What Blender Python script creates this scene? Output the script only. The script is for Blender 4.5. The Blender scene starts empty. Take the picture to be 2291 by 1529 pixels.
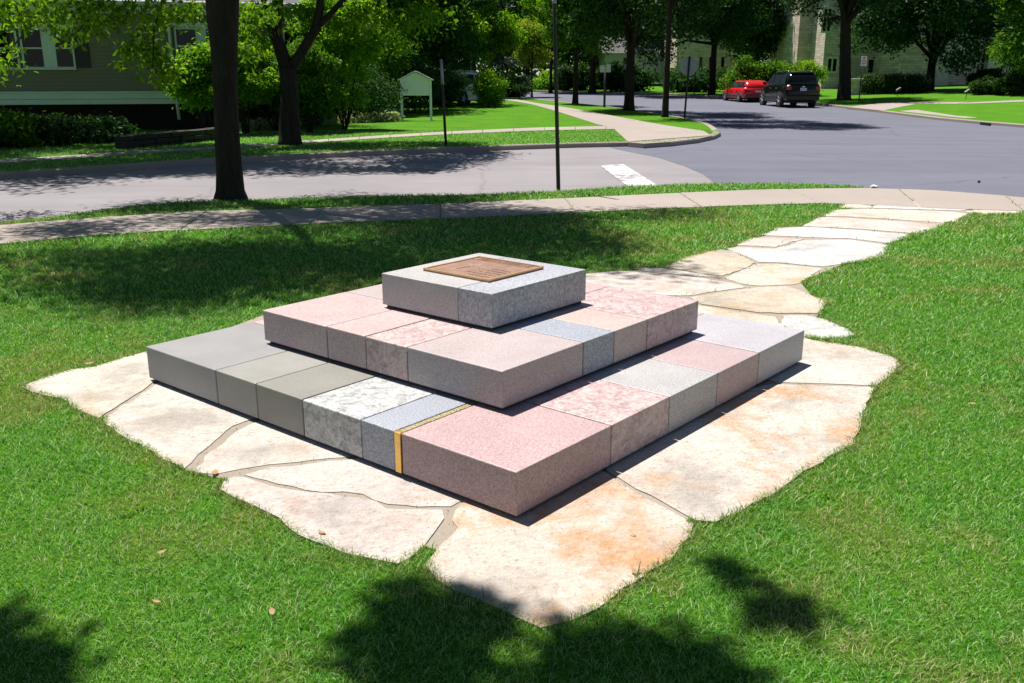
import bpy, bmesh, math, random
import numpy as np
from mathutils import Vector, Matrix
R = math.radians
scene = bpy.context.scene
COL = scene.collection
random.seed(7)

# ------------------------------------------------------------------ camera, sky, sun, exposure
CAM_H = 1.5845
PITCH = 15.884
LENS = 32.56
cam_data = bpy.data.cameras.new("camera")
cam = bpy.data.objects.new("camera", cam_data)
COL.objects.link(cam)
cam.location = (0, 0, CAM_H)
cam.rotation_euler = (R(90 - PITCH), 0, 0)
cam_data.lens = LENS
cam_data.sensor_width = 36
cam_data.clip_start = 0.05
cam_data.clip_end = 2000
scene.camera = cam

SUN_EL, SUN_AZ = 70.0, -39.0          # azimuth from +Y, negative = to the left
sdir = Vector((math.sin(R(SUN_AZ)) * math.cos(R(SUN_EL)), math.cos(R(SUN_AZ)) * math.cos(R(SUN_EL)), math.sin(R(SUN_EL))))
world = bpy.data.worlds.new("World")
scene.world = world
world.use_nodes = True
wn = world.node_tree
sky = wn.nodes.new("ShaderNodeTexSky")
sky.sky_type = 'NISHITA'
sky.sun_disc = False
sky.sun_elevation = R(SUN_EL)
sky.sun_rotation = R(SUN_AZ)
sky.air_density = 0.75
sky.dust_density = 0.2
bg = wn.nodes["Background"]
bg.inputs["Strength"].default_value = 0.05
wn.links.new(sky.outputs[0], bg.inputs["Color"])
sun_data = bpy.data.lights.new("sun", 'SUN')
sun_data.energy = 5.0
sun_data.angle = R(0.53)
sun_data.color = (1.0, 0.95, 0.87)
sun = bpy.data.objects.new("sun", sun_data)
COL.objects.link(sun)
sun.location = (0, 0, 40)
sun.rotation_euler = sdir.to_track_quat('Z', 'Y').to_euler()
scene.view_settings.view_transform = 'Standard'
scene.view_settings.look = 'None'
scene.view_settings.exposure = 0.85
scene.view_settings.gamma = 1.0
scene.cycles.use_denoising = True
scene.cycles.max_bounces = 6
scene.cycles.diffuse_bounces = 2
scene.cycles.glossy_bounces = 3
scene.cycles.transmission_bounces = 4
scene.cycles.transparent_max_bounces = 6
scene.cycles.sample_clamp_indirect = 6.0

# ------------------------------------------------------------------ geometry of the place
PW, PH, PF = 2291.0, 1529.0, 2072.0
_cp, _sp = math.cos(R(PITCH)), math.sin(R(PITCH))

def xk(y):                       # right kerb of the side street
    return 17.4
def hz(x, y):                    # the ground rises gently beyond the crossing
    h = 0.012 * min(max(y - 40.0, 0.0), 90.0)
    h += 0.03 * min(max(x - 17.8, 0.0), 40.0) * min(max((y - 30.0) / 15.0, 0.0), 1.0)
    return h
def ray(px, py):
    a = (px - PW / 2) / PF
    b = (PH / 2 - py) / PF
    return Vector((a, _cp + b * _sp, -_sp + b * _cp))
def G(px, py, dz=0.0):           # a point of the ground
    d = ray(px, py)
    lo, hi = 0.5, 400.0
    if d.z > -1e-4:
        hi = 160.0
    f = lambda t: CAM_H + d.z * t - (hz(d.x * t, d.y * t) + dz)
    for _ in range(60):
        m = (lo + hi) / 2
        if f(m) > 0: lo = m
        else: hi = m
    return Vector((d.x * hi, d.y * hi, 0))
def at(px, py, y):               # a point at plan distance y
    d = ray(px, py)
    t = y / d.y
    return Vector((d.x * t, y, CAM_H + d.z * t))
def gp(pts):
    return [(p.x, p.y) for p in (G(*q) for q in pts)]

# ------------------------------------------------------------------ helpers
def link(o, parent=None):
    COL.objects.link(o)
    if parent: o.parent = parent
    return o
def tag(o, label, cat, group=None):
    o["label"] = label
    o["category"] = cat
    if group: o["group"] = group
    return o
def empty(name, loc=(0, 0, 0), rz=0.0):
    o = bpy.data.objects.new(name, None)
    o.location = loc
    o.rotation_euler = (0, 0, rz)
    o.empty_display_size = 0.2
    return link(o)
def smooth(me, on=True):
    me.polygons.foreach_set("use_smooth", [on] * len(me.polygons))
def obj_bm(name, bm, mat, parent=None, sm=False):
    bmesh.ops.recalc_face_normals(bm, faces=bm.faces[:])
    me = bpy.data.meshes.new(name)
    bm.to_mesh(me); bm.free()
    me.materials.append(mat)
    if sm: smooth(me)
    return link(bpy.data.objects.new(name, me), parent)
def obj_np(name, verts, faces_flat, n, mat, parent=None, sm=False):
    """verts Nx3, faces_flat (flat vertex ids), n = corners per face"""
    me = bpy.data.meshes.new(name)
    verts = np.ascontiguousarray(verts, dtype=np.float32)
    ff = np.ascontiguousarray(faces_flat, dtype=np.int32).ravel()
    nf = len(ff) // n
    me.vertices.add(len(verts)); me.vertices.foreach_set("co", verts.ravel())
    me.loops.add(len(ff)); me.loops.foreach_set("vertex_index", ff)
    me.polygons.add(nf)
    me.polygons.foreach_set("loop_start", np.arange(nf, dtype=np.int32) * n)
    me.polygons.foreach_set("loop_total", np.full(nf, n, dtype=np.int32))
    me.update(calc_edges=True)
    me.materials.append(mat)
    if sm: smooth(me)
    return link(bpy.data.objects.new(name, me), parent)
def add_box(bm, lo, hi, mtx=None, bev=0.0):
    r = bmesh.ops.create_cube(bm, size=1.0)
    vs = r["verts"]
    for v in vs:
        v.co = Vector([lo[i] + (v.co[i] + 0.5) * (hi[i] - lo[i]) for i in range(3)])
    if bev > 0:
        es = list({e for v in vs for e in v.link_edges})
        rr = bmesh.ops.bevel(bm, geom=es, offset=bev, segments=2, profile=0.5, affect='EDGES')
        vs = list(set(rr["verts"]) | {v for v in vs if v.is_valid})
    if mtx is not None:
        for v in vs: v.co = mtx @ v.co
    return vs
def box(name, lo, hi, mat, parent=None, bev=0.0, mtx=None):
    bm = bmesh.new()
    add_box(bm, lo, hi, mtx, bev)
    return obj_bm(name, bm, mat, parent)
def add_tube(bm, pts, rads, seg=10, cap=True):
    rings = []
    pts = [Vector(p) for p in pts]
    ref = None
    for i, p in enumerate(pts):
        d = (pts[min(i + 1, len(pts) - 1)] - pts[max(i - 1, 0)]).normalized()
        if ref is None:
            ref = Vector((1, 0, 0)) if abs(d.x) < 0.9 else Vector((0, 1, 0))
        a = (ref - d * ref.dot(d)).normalized()
        ref = a
        b = d.cross(a)
        rings.append([bm.verts.new(p + (a * math.cos(2 * math.pi * k / seg) + b * math.sin(2 * math.pi * k / seg)) * rads[i]) for k in range(seg)])
    for i in range(len(rings) - 1):
        for k in range(seg):
            bm.faces.new((rings[i][k], rings[i][(k + 1) % seg], rings[i + 1][(k + 1) % seg], rings[i + 1][k]))
    if cap:
        bm.faces.new(rings[0][::-1]); bm.faces.new(rings[-1])
def tube(name, pts, rads, mat, parent=None, seg=10, sm=True):
    bm = bmesh.new()
    if name == "trunk":              # fluted, uneven bark
        P_ = [Vector(p) for p in pts]; pts2 = []; rads2 = []
        for i in range(len(P_) - 1):
            n_ = max(1, int((P_[i + 1] - P_[i]).length / 0.25))
            for k in range(n_):
                pts2.append(P_[i].lerp(P_[i + 1], k / n_)); rads2.append(rads[i] + (rads[i + 1] - rads[i]) * k / n_)
        pts2.append(P_[-1]); rads2.append(rads[-1])
        seg = 16
        add_tube(bm, pts2, rads2, seg)
        flute = [random.uniform(0.93, 1.05) for _ in range(seg)]
        bm.verts.ensure_lookup_table()
        for i, c in enumerate(pts2):
            for k in range(seg):
                v = bm.verts[i * seg + k]
                v.co = c + (v.co - c) * (flute[k] + random.uniform(-0.025, 0.025))
    else:
        add_tube(bm, pts, rads, seg)
    return obj_bm(name, bm, mat, parent, sm)
def prism(name, poly, z0, z1, mat, parent=None, bev=0.0, terrain=False, step=None):
    """a flat slab with a polygonal outline"""
    bm = bmesh.new()
    vs = [bm.verts.new((x, y, z1)) for x, y in poly]
    f = bm.faces.new(vs)
    if f.normal.z < 0 or sum(poly[i][0] * poly[(i + 1) % len(poly)][1] - poly[(i + 1) % len(poly)][0] * poly[i][1] for i in range(len(poly))) < 0:
        f.normal_flip()
    bm.normal_update()
    bmesh.ops.triangulate(bm, faces=[f], ngon_method='EAR_CLIP') if len(poly) > 4 and bev == 0 else None
    if step:
        ys = [p[1] for p in poly]; xs = [p[0] for p in poly]
        for lo, hi, n, pt in ((min(ys), max(ys), (0, 1, 0), 1), (min(xs), max(xs), (1, 0, 0), 0)):
            for c in step[pt]:
                if lo < c < hi:
                    co = [0, 0, 0]; co[pt] = c
                    bmesh.ops.bisect_plane(bm, geom=bm.verts[:] + bm.edges[:] + bm.faces[:], plane_co=co, plane_no=n)
    r = bmesh.ops.extrude_face_region(bm, geom=bm.faces[:])
    newv = [g for g in r["geom"] if isinstance(g, bmesh.types.BMVert)]
    for v in newv: v.co.z = z0
    if bev > 0:
        es = [e for e in bm.edges if all(abs(v.co.z - z1) < 1e-6 for v in e.verts) and e.is_manifold and len({round(fa.normal.z, 2) for fa in e.link_faces}) > 1]
        if es: bmesh.ops.bevel(bm, geom=es, offset=bev, segments=2, profile=0.6, affect='EDGES')
    if terrain:
        for v in bm.verts: v.co.z += hz(v.co.x, v.co.y)
    return obj_bm(name, bm, mat, parent)
def structure(o):
    o["kind"] = "structure"
    return o
def stuff(o, label=None, cat=None):
    o["kind"] = "stuff"
    if label: o["label"] = label; o["category"] = cat
    return o

# ------------------------------------------------------------------ materials
def nodes(name):
    m = bpy.data.materials.new(name)
    m.use_nodes = True
    t = m.node_tree
    b = t.nodes["Principled BSDF"]
    return m, t, b
def N(t, kind, **kw):
    n = t.nodes.new(kind)
    for k, v in kw.items():
        if k in n.inputs: n.inputs[k].default_value = v
        else: setattr(n, k, v)
    return n
def ramp(t, fac, stops, interp='LINEAR'):
    r = t.nodes.new("ShaderNodeValToRGB")
    r.color_ramp.interpolation = interp
    e = r.color_ramp.elements
    while len(e) < len(stops): e.new(0.5)
    for i, (p, c) in enumerate(stops):
        e[i].position = p
        e[i].color = (c[0], c[1], c[2], 1)
    t.links.new(fac, r.inputs["Fac"])
    return r.outputs["Color"]
def noise(t, scale, detail=4, rough=0.55, vec=None, dist=0.0):
    n = N(t, "ShaderNodeTexNoise")
    n.inputs["Scale"].default_value = scale
    n.inputs["Detail"].default_value = detail
    n.inputs["Roughness"].default_value = rough
    n.inputs["Distortion"].default_value = dist
    if vec is not None: t.links.new(vec, n.inputs["Vector"])
    return n.outputs["Fac"]
def coords(t, which="Object"):
    return t.nodes.new("ShaderNodeTexCoord").outputs[which]
def mix(t, fac, a, b, mode='MIX'):
    n = t.nodes.new("ShaderNodeMix")
    n.data_type = 'RGBA'; n.blend_type = mode
    for sock, v in ((n.inputs[0], fac), (n.inputs[6], a), (n.inputs[7], b)):
        if isinstance(v, (int, float)): sock.default_value = v
        elif isinstance(v, tuple): sock.default_value = (v[0], v[1], v[2], 1)
        else: t.links.new(v, sock)
    return n.outputs[2]
def bump(t, b, h, strength=0.3, dist=0.02):
    n = t.nodes.new("ShaderNodeBump")
    n.inputs["Strength"].default_value = strength
    n.inputs["Distance"].default_value = dist
    t.links.new(h, n.inputs["Height"])
    t.links.new(n.outputs[0], b.inputs["Normal"])
def simple(name, c, rough=0.6, metal=0.0, var=0.12, scale=6.0, spec=0.5):
    m, t, b = nodes(name)
    v = coords(t)
    f = noise(t, scale, 5, 0.6, v)
    lo = tuple(x * (1 - var) for x in c); hi = tuple(min(1, x * (1 + var)) for x in c)
    t.links.new(ramp(t, f, [(0.3, lo), (0.7, hi)]), b.inputs["Base Color"])
    b.inputs["Roughness"].default_value = rough
    b.inputs["Metallic"].default_value = metal
    b.inputs["Specular IOR Level"].default_value = spec
    return m
def granite(name, stops, scale=90.0, big=None, rough=0.45, coarse=0.0):
    """speckled crystals: a ramp over fine noise, with slow drift and coarse mottling"""
    m, t, b = nodes(name)
    v = coords(t)
    f = noise(t, scale, 3, 0.7, v)
    c = ramp(t, f, stops)
    drift = noise(t, 3.5, 4, 0.6, v)
    c = mix(t, 0.55, c, ramp(t, drift, [(0.3, (0.72, 0.71, 0.72)), (0.7, (1.0, 1.0, 1.0))]), 'MULTIPLY')
    if coarse > 0:
        w = N(t, "ShaderNodeTexVoronoi"); w.feature = 'F1'; w.inputs["Scale"].default_value = 34
        w.inputs["Randomness"].default_value = 1.0
        mp = N(t, "ShaderNodeMixRGB"); mp.inputs[0].default_value = 0.06
        nn = N(t, "ShaderNodeTexNoise"); nn.inputs["Scale"].default_value = 20
        t.links.new(v, nn.inputs["Vector"]); t.links.new(v, mp.inputs[1]); t.links.new(nn.outputs["Color"], mp.inputs[2])
        t.links.new(mp.outputs[0], w.inputs["Vector"])
        sepc = N(t, "ShaderNodeSeparateColor"); t.links.new(w.outputs["Color"], sepc.inputs[0])
        c = mix(t, coarse, c, ramp(t, sepc.outputs[0], [(0.0, big[0]), (0.45, big[1]), (0.8, big[2])]))
    sp = noise(t, 260, 1, 0.5, v)
    c = mix(t, ramp(t, sp, [(0.68, (0, 0, 0)), (0.74, (0.7, 0.7, 0.7))]), c, (0.06, 0.055, 0.06))
    t.links.new(c, b.inputs["Base Color"])
    b.inputs["Roughness"].default_value = rough
    bump(t, b, sp, 0.08, 0.004)
    return m
def limestone(name, base, stain, amount, th=0.50):
    m, t, b = nodes(name)
    v = coords(t)
    n1 = noise(t, 2.2, 6, 0.62, v, 0.4)
    c = ramp(t, n1, [(0.30, tuple(x * 0.68 for x in base)), (0.46, base), (0.75, tuple(min(0.86, x * 1.22) for x in base))])
    n2 = noise(t, 2.0, 8, 0.72, v, 0.35)
    st = ramp(t, n2, [(th, (0, 0, 0)), (th + 0.06, (amount * 0.4,) * 3), (th + 0.15, (amount,) * 3)])
    c = mix(t, st, c, stain)
    n3 = noise(t, 46, 3, 0.6, v)
    c = mix(t, ramp(t, n3, [(0.60, (0, 0, 0)), (0.68, (0.6, 0.6, 0.6))]), c, (0.24, 0.185, 0.14))
    n4 = noise(t, 17, 7, 0.78, v)
    c = mix(t, 0.8, c, ramp(t, n4, [(0.32, (0.70, 0.66, 0.62)), (0.5, (0.95, 0.94, 0.93)), (0.7, (1.12, 1.12, 1.12))]), 'MULTIPLY')
    n5 = noise(t, 130, 2, 0.5, v)
    c = mix(t, ramp(t, n5, [(0.66, (0, 0, 0)), (0.71, (0.75, 0.75, 0.75))]), c, (0.16, 0.13, 0.11))
    t.links.new(c, b.inputs["Base Color"])
    b.inputs["Roughness"].default_value = 0.85
    hmix = N(t, "ShaderNodeMath"); hmix.operation = 'ADD'
    t.links.new(n4, hmix.inputs[0]); t.links.new(n3, hmix.inputs[1])
    bump(t, b, hmix.outputs[0], 0.8, 0.016)
    return m
def leafmat(name, dark, light, trans=0.35, glossy=0.12, rough=0.6):
    m, t, b = nodes(name)
    g = N(t, "ShaderNodeNewGeometry")
    c = ramp(t, g.outputs["Random Per Island"], [(0.0, dark), (0.6, tuple((a + q) / 2 for a, q in zip(dark, light))), (1.0, light)])
    t.links.new(c, b.inputs["Base Color"])
    b.inputs["Roughness"].default_value = rough
    b.inputs["Specular IOR Level"].default_value = glossy
    tr = N(t, "ShaderNodeBsdfTranslucent")
    tc = mix(t, 1.0, c, (1.6, 1.5, 0.5), 'MULTIPLY')
    t.links.new(tc, tr.inputs["Color"])
    ms = N(t, "ShaderNodeMixShader"); ms.inputs[0].default_value = trans
    t.links.new(b.outputs[0], ms.inputs[1]); t.links.new(tr.outputs[0], ms.inputs[2])
    t.links.new(ms.outputs[0], t.nodes["Material Output"].inputs["Surface"])
    return m

M = {}
# ground
def lawn_mat(name, lo, hi):
    m, t, b = nodes(name)
    v = coords(t)
    f = noise(t, 0.8, 6, 0.65, v)
    f2 = noise(t, 45, 4, 0.7, v)
    c = ramp(t, f, [(0.3, (0.055, 0.180, 0.008)), (0.55, (0.080, 0.230, 0.010)), (0.8, (0.115, 0.240, 0.018))])
    c = mix(t, 0.8, c, ramp(t, f2, [(0.3, lo), (0.7, hi)]), 'MULTIPLY')
    t.links.new(c, b.inputs["Base Color"])
    b.inputs["Roughness"].default_value = 0.95
    b.inputs["Specular IOR Level"].default_value = 0.1
    bump(t, b, f2, 0.7, 0.04)
    return m
M['lawn'] = lawn_mat("closed_turf", (0.34, 0.37, 0.3), (1.22, 1.17, 1.0))
M['thatch'] = lawn_mat("lawn_soil_and_thatch", (0.18, 0.21, 0.16), (0.95, 0.90, 0.75))
def grass_mat():
    m, t, b = nodes("grass_blades")
    v = coords(t)
    g = N(t, "ShaderNodeNewGeometry")
    f = noise(t, 1.1, 5, 0.6, v)
    f2 = noise(t, 5.0, 3, 0.6, v)
    green = ramp(t, g.outputs["Random Per Island"], [(0.0, (0.018, 0.085, 0.010)), (0.36, (0.078, 0.280, 0.028)), (0.66, (0.170, 0.430, 0.066)), (0.88, (0.31, 0.49, 0.17)), (1.0, (0.58, 0.54, 0.34))])
    dry = ramp(t, g.outputs["Random Per Island"], [(0.0, (0.10, 0.17, 0.025)), (0.5, (0.27, 0.29, 0.095)), (1.0, (0.56, 0.49, 0.27))])
    mm = N(t, "ShaderNodeMath"); mm.operation = 'ADD'
    t.links.new(f, mm.inputs[0]); t.links.new(f2, mm.inputs[1])
    c = mix(t, ramp(t, mm.outputs[0], [(0.0, (0, 0, 0)), (1.0, (1, 1, 1))]), green, dry)
    fac = N(t, "ShaderNodeMapRange"); fac.inputs[1].default_value = 1.02; fac.inputs[2].default_value = 1.42; fac.inputs[4].default_value = 0.55
    t.links.new(mm.outputs[0], fac.inputs[0])
    c = mix(t, fac.outputs[0], green, dry)
    at_ = N(t, "ShaderNodeAttribute"); at_.attribute_name = "dry"
    c = mix(t, at_.outputs["Fac"], c, dry)
    t.links.new(c, b.inputs["Base Color"])
    b.inputs["Roughness"].default_value = 0.5
    b.inputs["Specular IOR Level"].default_value = 0.35
    tr = N(t, "ShaderNodeBsdfTranslucent")
    t.links.new(mix(t, 1.0, c, (1.3, 1.35, 0.6), 'MULTIPLY'), tr.inputs["Color"])
    ms = N(t, "ShaderNodeMixShader"); ms.inputs[0].default_value = 0.35
    t.links.new(b.outputs[0], ms.inputs[1]); t.links.new(tr.outputs[0], ms.inputs[2])
    t.links.new(ms.outputs[0], t.nodes["Material Output"].inputs["Surface"])
    return m
M['grass'] = grass_mat()
def surface(name, c, var, rough=0.9, fine=90, stain=(0.5, 0.5, 0.5), stain_amt=0.3, bs=0.25, streak=None):
    m, t, b = nodes(name)
    v = coords(t)
    f = noise(t, 0.45, 6, 0.65, v)
    lo = tuple(x * (1 - var) for x in c); hi = tuple(x * (1 + var) for x in c)
    col = ramp(t, f, [(0.3, lo), (0.7, hi)])
    f2 = noise(t, fine, 3, 0.6, v)
    col = mix(t, 0.35, col, ramp(t, f2, [(0.3, (0.6, 0.6, 0.6)), (0.7, (1.3, 1.3, 1.3))]), 'MULTIPLY')
    f3 = noise(t, 2.3, 7, 0.75, v, 0.6)
    col = mix(t, ramp(t, f3, [(0.56, (0, 0, 0)), (0.75, (stain_amt,) * 3)]), col, stain)
    if streak is not None:
        mp = N(t, "ShaderNodeMapping"); mp.inputs["Rotation"].default_value = (0, 0, -streak); mp.inputs["Scale"].default_value = (0.05, 1.1, 1)
        t.links.new(v, mp.inputs[0])
        f4 = noise(t, 1.0, 4, 0.6, mp.outputs[0])
        col = mix(t, 0.8, col, ramp(t, f4, [(0.3, (0.86, 0.86, 0.86)), (0.7, (1.10, 1.10, 1.10))]), 'MULTIPLY')
        vo = N(t, "ShaderNodeTexVoronoi"); vo.feature = 'DISTANCE_TO_EDGE'; vo.inputs["Scale"].default_value = 0.16
        nn = N(t, "ShaderNodeTexNoise"); nn.inputs["Scale"].default_value = 0.9; nn.inputs["Detail"].default_value = 6
        mx = N(t, "ShaderNodeMixRGB"); mx.inputs[0].default_value = 0.5; mx.blend_type = 'ADD'
        t.links.new(v, nn.inputs["Vector"]); t.links.new(v, mx.inputs[1]); t.links.new(nn.outputs["Color"], mx.inputs[2]); t.links.new(mx.outputs[0], vo.inputs["Vector"])
        col = mix(t, ramp(t, vo.outputs["Distance"], [(0.0, (0.3,) * 3), (0.005, (0, 0, 0))]), col, tuple(x * 0.35 for x in c))
    t.links.new(col, b.inputs["Base Color"])
    b.inputs["Roughness"].default_value = rough
    b.inputs["Specular IOR Level"].default_value = 0.3
    bump(t, b, f2, bs, 0.006)
    return m
M['road_old'] = surface("worn_pale_roadway", (0.205, 0.190, 0.203), 0.10, stain=(0.17, 0.15, 0.16), stain_amt=0.4, streak=R(32))
M['road_new'] = surface("bluish_asphalt", (0.114, 0.117, 0.152), 0.08, stain=(0.080, 0.082, 0.118), stain_amt=0.4, fine=60, streak=R(88))
M['walk'] = surface("concrete_walk", (0.285, 0.245, 0.222), 0.08, stain=(0.22, 0.185, 0.16), stain_amt=0.35)
M['kerb'] = surface("concrete_kerb", (0.27, 0.235, 0.21), 0.12, stain=(0.2, 0.18, 0.16), stain_amt=0.5)
M['mortar'] = surface("mortar_bed", (0.27, 0.23, 0.19), 0.2, stain=(0.17, 0.14, 0.11), stain_amt=0.5, fine=160, bs=0.5)
M['dirt'] = surface("bare_earth", (0.05, 0.06, 0.025), 0.25)
def paint_mat():
    m, t, b = nodes("worn_white_road_paint")
    v = coords(t)
    f = noise(t, 3.2, 6, 0.75, v, 0.5)
    t.links.new(ramp(t, f, [(0.43, (0.20, 0.185, 0.20)), (0.48, (0.47, 0.45, 0.47))]), b.inputs["Base Color"])
    b.inputs["Roughness"].default_value = 0.8
    return m
M['paint'] = paint_mat()
# stone
M['g_grey1'] = granite("grey_smooth_granite", [(0.3, (0.235, 0.23, 0.235)), (0.7, (0.285, 0.28, 0.285))], 120)
M['g_grey2'] = granite("grey_warm_granite", [(0.3, (0.235, 0.23, 0.215)), (0.7, (0.29, 0.28, 0.265))], 120)
M['g_grey3'] = granite("grey_olive_granite", [(0.3, (0.20, 0.195, 0.175)), (0.7, (0.255, 0.245, 0.225))], 120)
M['g_white'] = granite("white_coarse_granite", [(0.36, (0.10, 0.10, 0.105)), (0.47, (0.30, 0.30, 0.305)), (0.62, (0.47, 0.47, 0.465))], 60, ((0.20, 0.205, 0.215), (0.44, 0.44, 0.44), (0.56, 0.56, 0.55)), coarse=0.45)
M['g_blue'] = granite("blue_grey_granite", [(0.36, (0.16, 0.17, 0.195)), (0.5, (0.29, 0.31, 0.36)), (0.64, (0.44, 0.46, 0.52))], 150)
M['g_rose'] = granite("rose_granite", [(0.34, (0.27, 0.175, 0.18)), (0.5, (0.41, 0.285, 0.29)), (0.66, (0.53, 0.395, 0.40))], 130)
M['g_rosec'] = granite("coarse_rose_granite", [(0.36, (0.22, 0.16, 0.17)), (0.5, (0.42, 0.30, 0.295)), (0.62, (0.56, 0.43, 0.415))], 60, ((0.26, 0.19, 0.205), (0.44, 0.31, 0.305), (0.58, 0.46, 0.44)), coarse=0.45)
M['g_pale'] = granite("pale_grey_granite", [(0.36, (0.25, 0.24, 0.24)), (0.5, (0.375, 0.36, 0.36)), (0.65, (0.48, 0.465, 0.47))], 140)
M['g_lav'] = granite("lavender_granite", [(0.36, (0.29, 0.275, 0.305)), (0.5, (0.395, 0.375, 0.405)), (0.65, (0.49, 0.465, 0.495))], 150)
M['g_pink'] = granite("pink_granite", [(0.34, (0.33, 0.235, 0.24)), (0.5, (0.45, 0.335, 0.335)), (0.66, (0.56, 0.445, 0.44))], 125)
M['g_pinkd'] = granite("dusty_pink_granite", [(0.34, (0.27, 0.20, 0.205)), (0.5, (0.40, 0.305, 0.31)), (0.66, (0.50, 0.405, 0.405))], 130)
M['g_pinkl'] = granite("light_pink_granite", [(0.34, (0.28, 0.23, 0.235)), (0.5, (0.39, 0.33, 0.33)), (0.66, (0.49, 0.425, 0.42))], 150)
M['g_salmon'] = granite("salmon_granite", [(0.34, (0.33, 0.25, 0.235)), (0.5, (0.45, 0.35, 0.325)), (0.66, (0.55, 0.45, 0.42))], 130)
M['g_topa'] = granite("warm_light_granite", [(0.34, (0.27, 0.255, 0.255)), (0.5, (0.395, 0.38, 0.385)), (0.66, (0.50, 0.485, 0.49))], 150)
M['g_topb'] = granite("bluish_mottled_granite", [(0.34, (0.20, 0.205, 0.235)), (0.5, (0.345, 0.35, 0.39)), (0.66, (0.47, 0.475, 0.515))], 70)
M['plinth'] = simple("dark_setting_bed", (0.05, 0.048, 0.045), 0.9)
M['brass'] = simple("brass_strip", (0.72, 0.47, 0.14), 0.35, 0.85, 0.12, 20)
M['brass_worn'] = granite("weathered_brass_grit", [(0.36, (0.10, 0.085, 0.05)), (0.5, (0.30, 0.25, 0.13)), (0.66, (0.55, 0.47, 0.26))], 110)
M['bronze'] = simple("bronze_plate", (0.245, 0.145, 0.105), 0.55, 0.35, 0.25, 14)
M['bronze_mid'] = simple("raised_bronze", (0.30, 0.185, 0.135), 0.5, 0.35, 0.2, 14)
M['bronze_hi'] = simple("polished_bronze_edge", (0.62, 0.40, 0.20), 0.38, 0.7, 0.1, 30)
M['ls_white'] = limestone("white_limestone", (0.46, 0.425, 0.39), (0.36, 0.23, 0.13), 0.40)
M['ls_orange'] = limestone("stained_limestone", (0.46, 0.42, 0.38), (0.42, 0.225, 0.095), 0.80, 0.475)
M['ls_rust'] = limestone("rust_stained_limestone", (0.46, 0.41, 0.36), (0.44, 0.22, 0.085), 0.85, 0.455)
M['ls_pink'] = limestone("pinkish_limestone", (0.46, 0.41, 0.385), (0.36, 0.22, 0.14), 0.45)
M['ls_tan'] = limestone("tan_limestone", (0.42, 0.37, 0.305), (0.36, 0.23, 0.11), 0.6)
M['ls_grey'] = limestone("pale_grey_limestone", (0.45, 0.44, 0.44), (0.34, 0.29, 0.24), 0.4)
M['ls_cream'] = limestone("cream_limestone", (0.46, 0.425, 0.375), (0.42, 0.27, 0.11), 0.6)
# vegetation
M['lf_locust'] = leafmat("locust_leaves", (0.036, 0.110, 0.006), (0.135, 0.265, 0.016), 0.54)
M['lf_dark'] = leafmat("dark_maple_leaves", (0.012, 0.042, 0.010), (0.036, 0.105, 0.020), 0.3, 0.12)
M['lf_mid'] = leafmat("green_leaves", (0.028, 0.095, 0.008), (0.095, 0.210, 0.016), 0.48)
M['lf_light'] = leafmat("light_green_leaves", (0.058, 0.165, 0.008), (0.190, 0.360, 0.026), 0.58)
M['lf_yellow'] = leafmat("yellow_green_leaves", (0.08, 0.17, 0.012), (0.26, 0.34, 0.04), 0.5)
M['lf_linden'] = leafmat("linden_leaves", (0.012, 0.044, 0.014), (0.036, 0.095, 0.028), 0.25, 0.2)
M['lf_spruce'] = leafmat("spruce_needles", (0.006, 0.020, 0.012), (0.018, 0.045, 0.026), 0.08, 0.3)
M['lf_box'] = leafmat("boxwood_leaves", (0.012, 0.042, 0.008), (0.042, 0.100, 0.016), 0.3)
M['lf_pale'] = leafmat("pale_edged_leaves", (0.12, 0.20, 0.08), (0.50, 0.56, 0.36), 0.35)
M['lf_brown'] = leafmat("dry_leaves", (0.30, 0.17, 0.09), (0.55, 0.38, 0.24), 0.2)
def bark(name, c):
    m, t, b = nodes(name)
    v = coords(t)
    mp = N(t, "ShaderNodeMapping"); mp.inputs["Scale"].default_value = (1, 1, 0.18)
    t.links.new(v, mp.inputs[0])
    f = noise(t, 14, 6, 0.7, mp.outputs[0], 0.3)
    t.links.new(ramp(t, f, [(0.3, tuple(x * 0.45 for x in c)), (0.6, c), (0.8, tuple(x * 1.5 for x in c))]), b.inputs["Base Color"])
    b.inputs["Roughness"].default_value = 0.95
    b.inputs["Specular IOR Level"].default_value = 0.15
    bump(t, b, f, 0.9, 0.03)
    return m
M['bark'] = bark("dark_bark", (0.035, 0.029, 0.021))
M['bark2'] = bark("grey_bark", (0.070, 0.062, 0.050))
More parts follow.
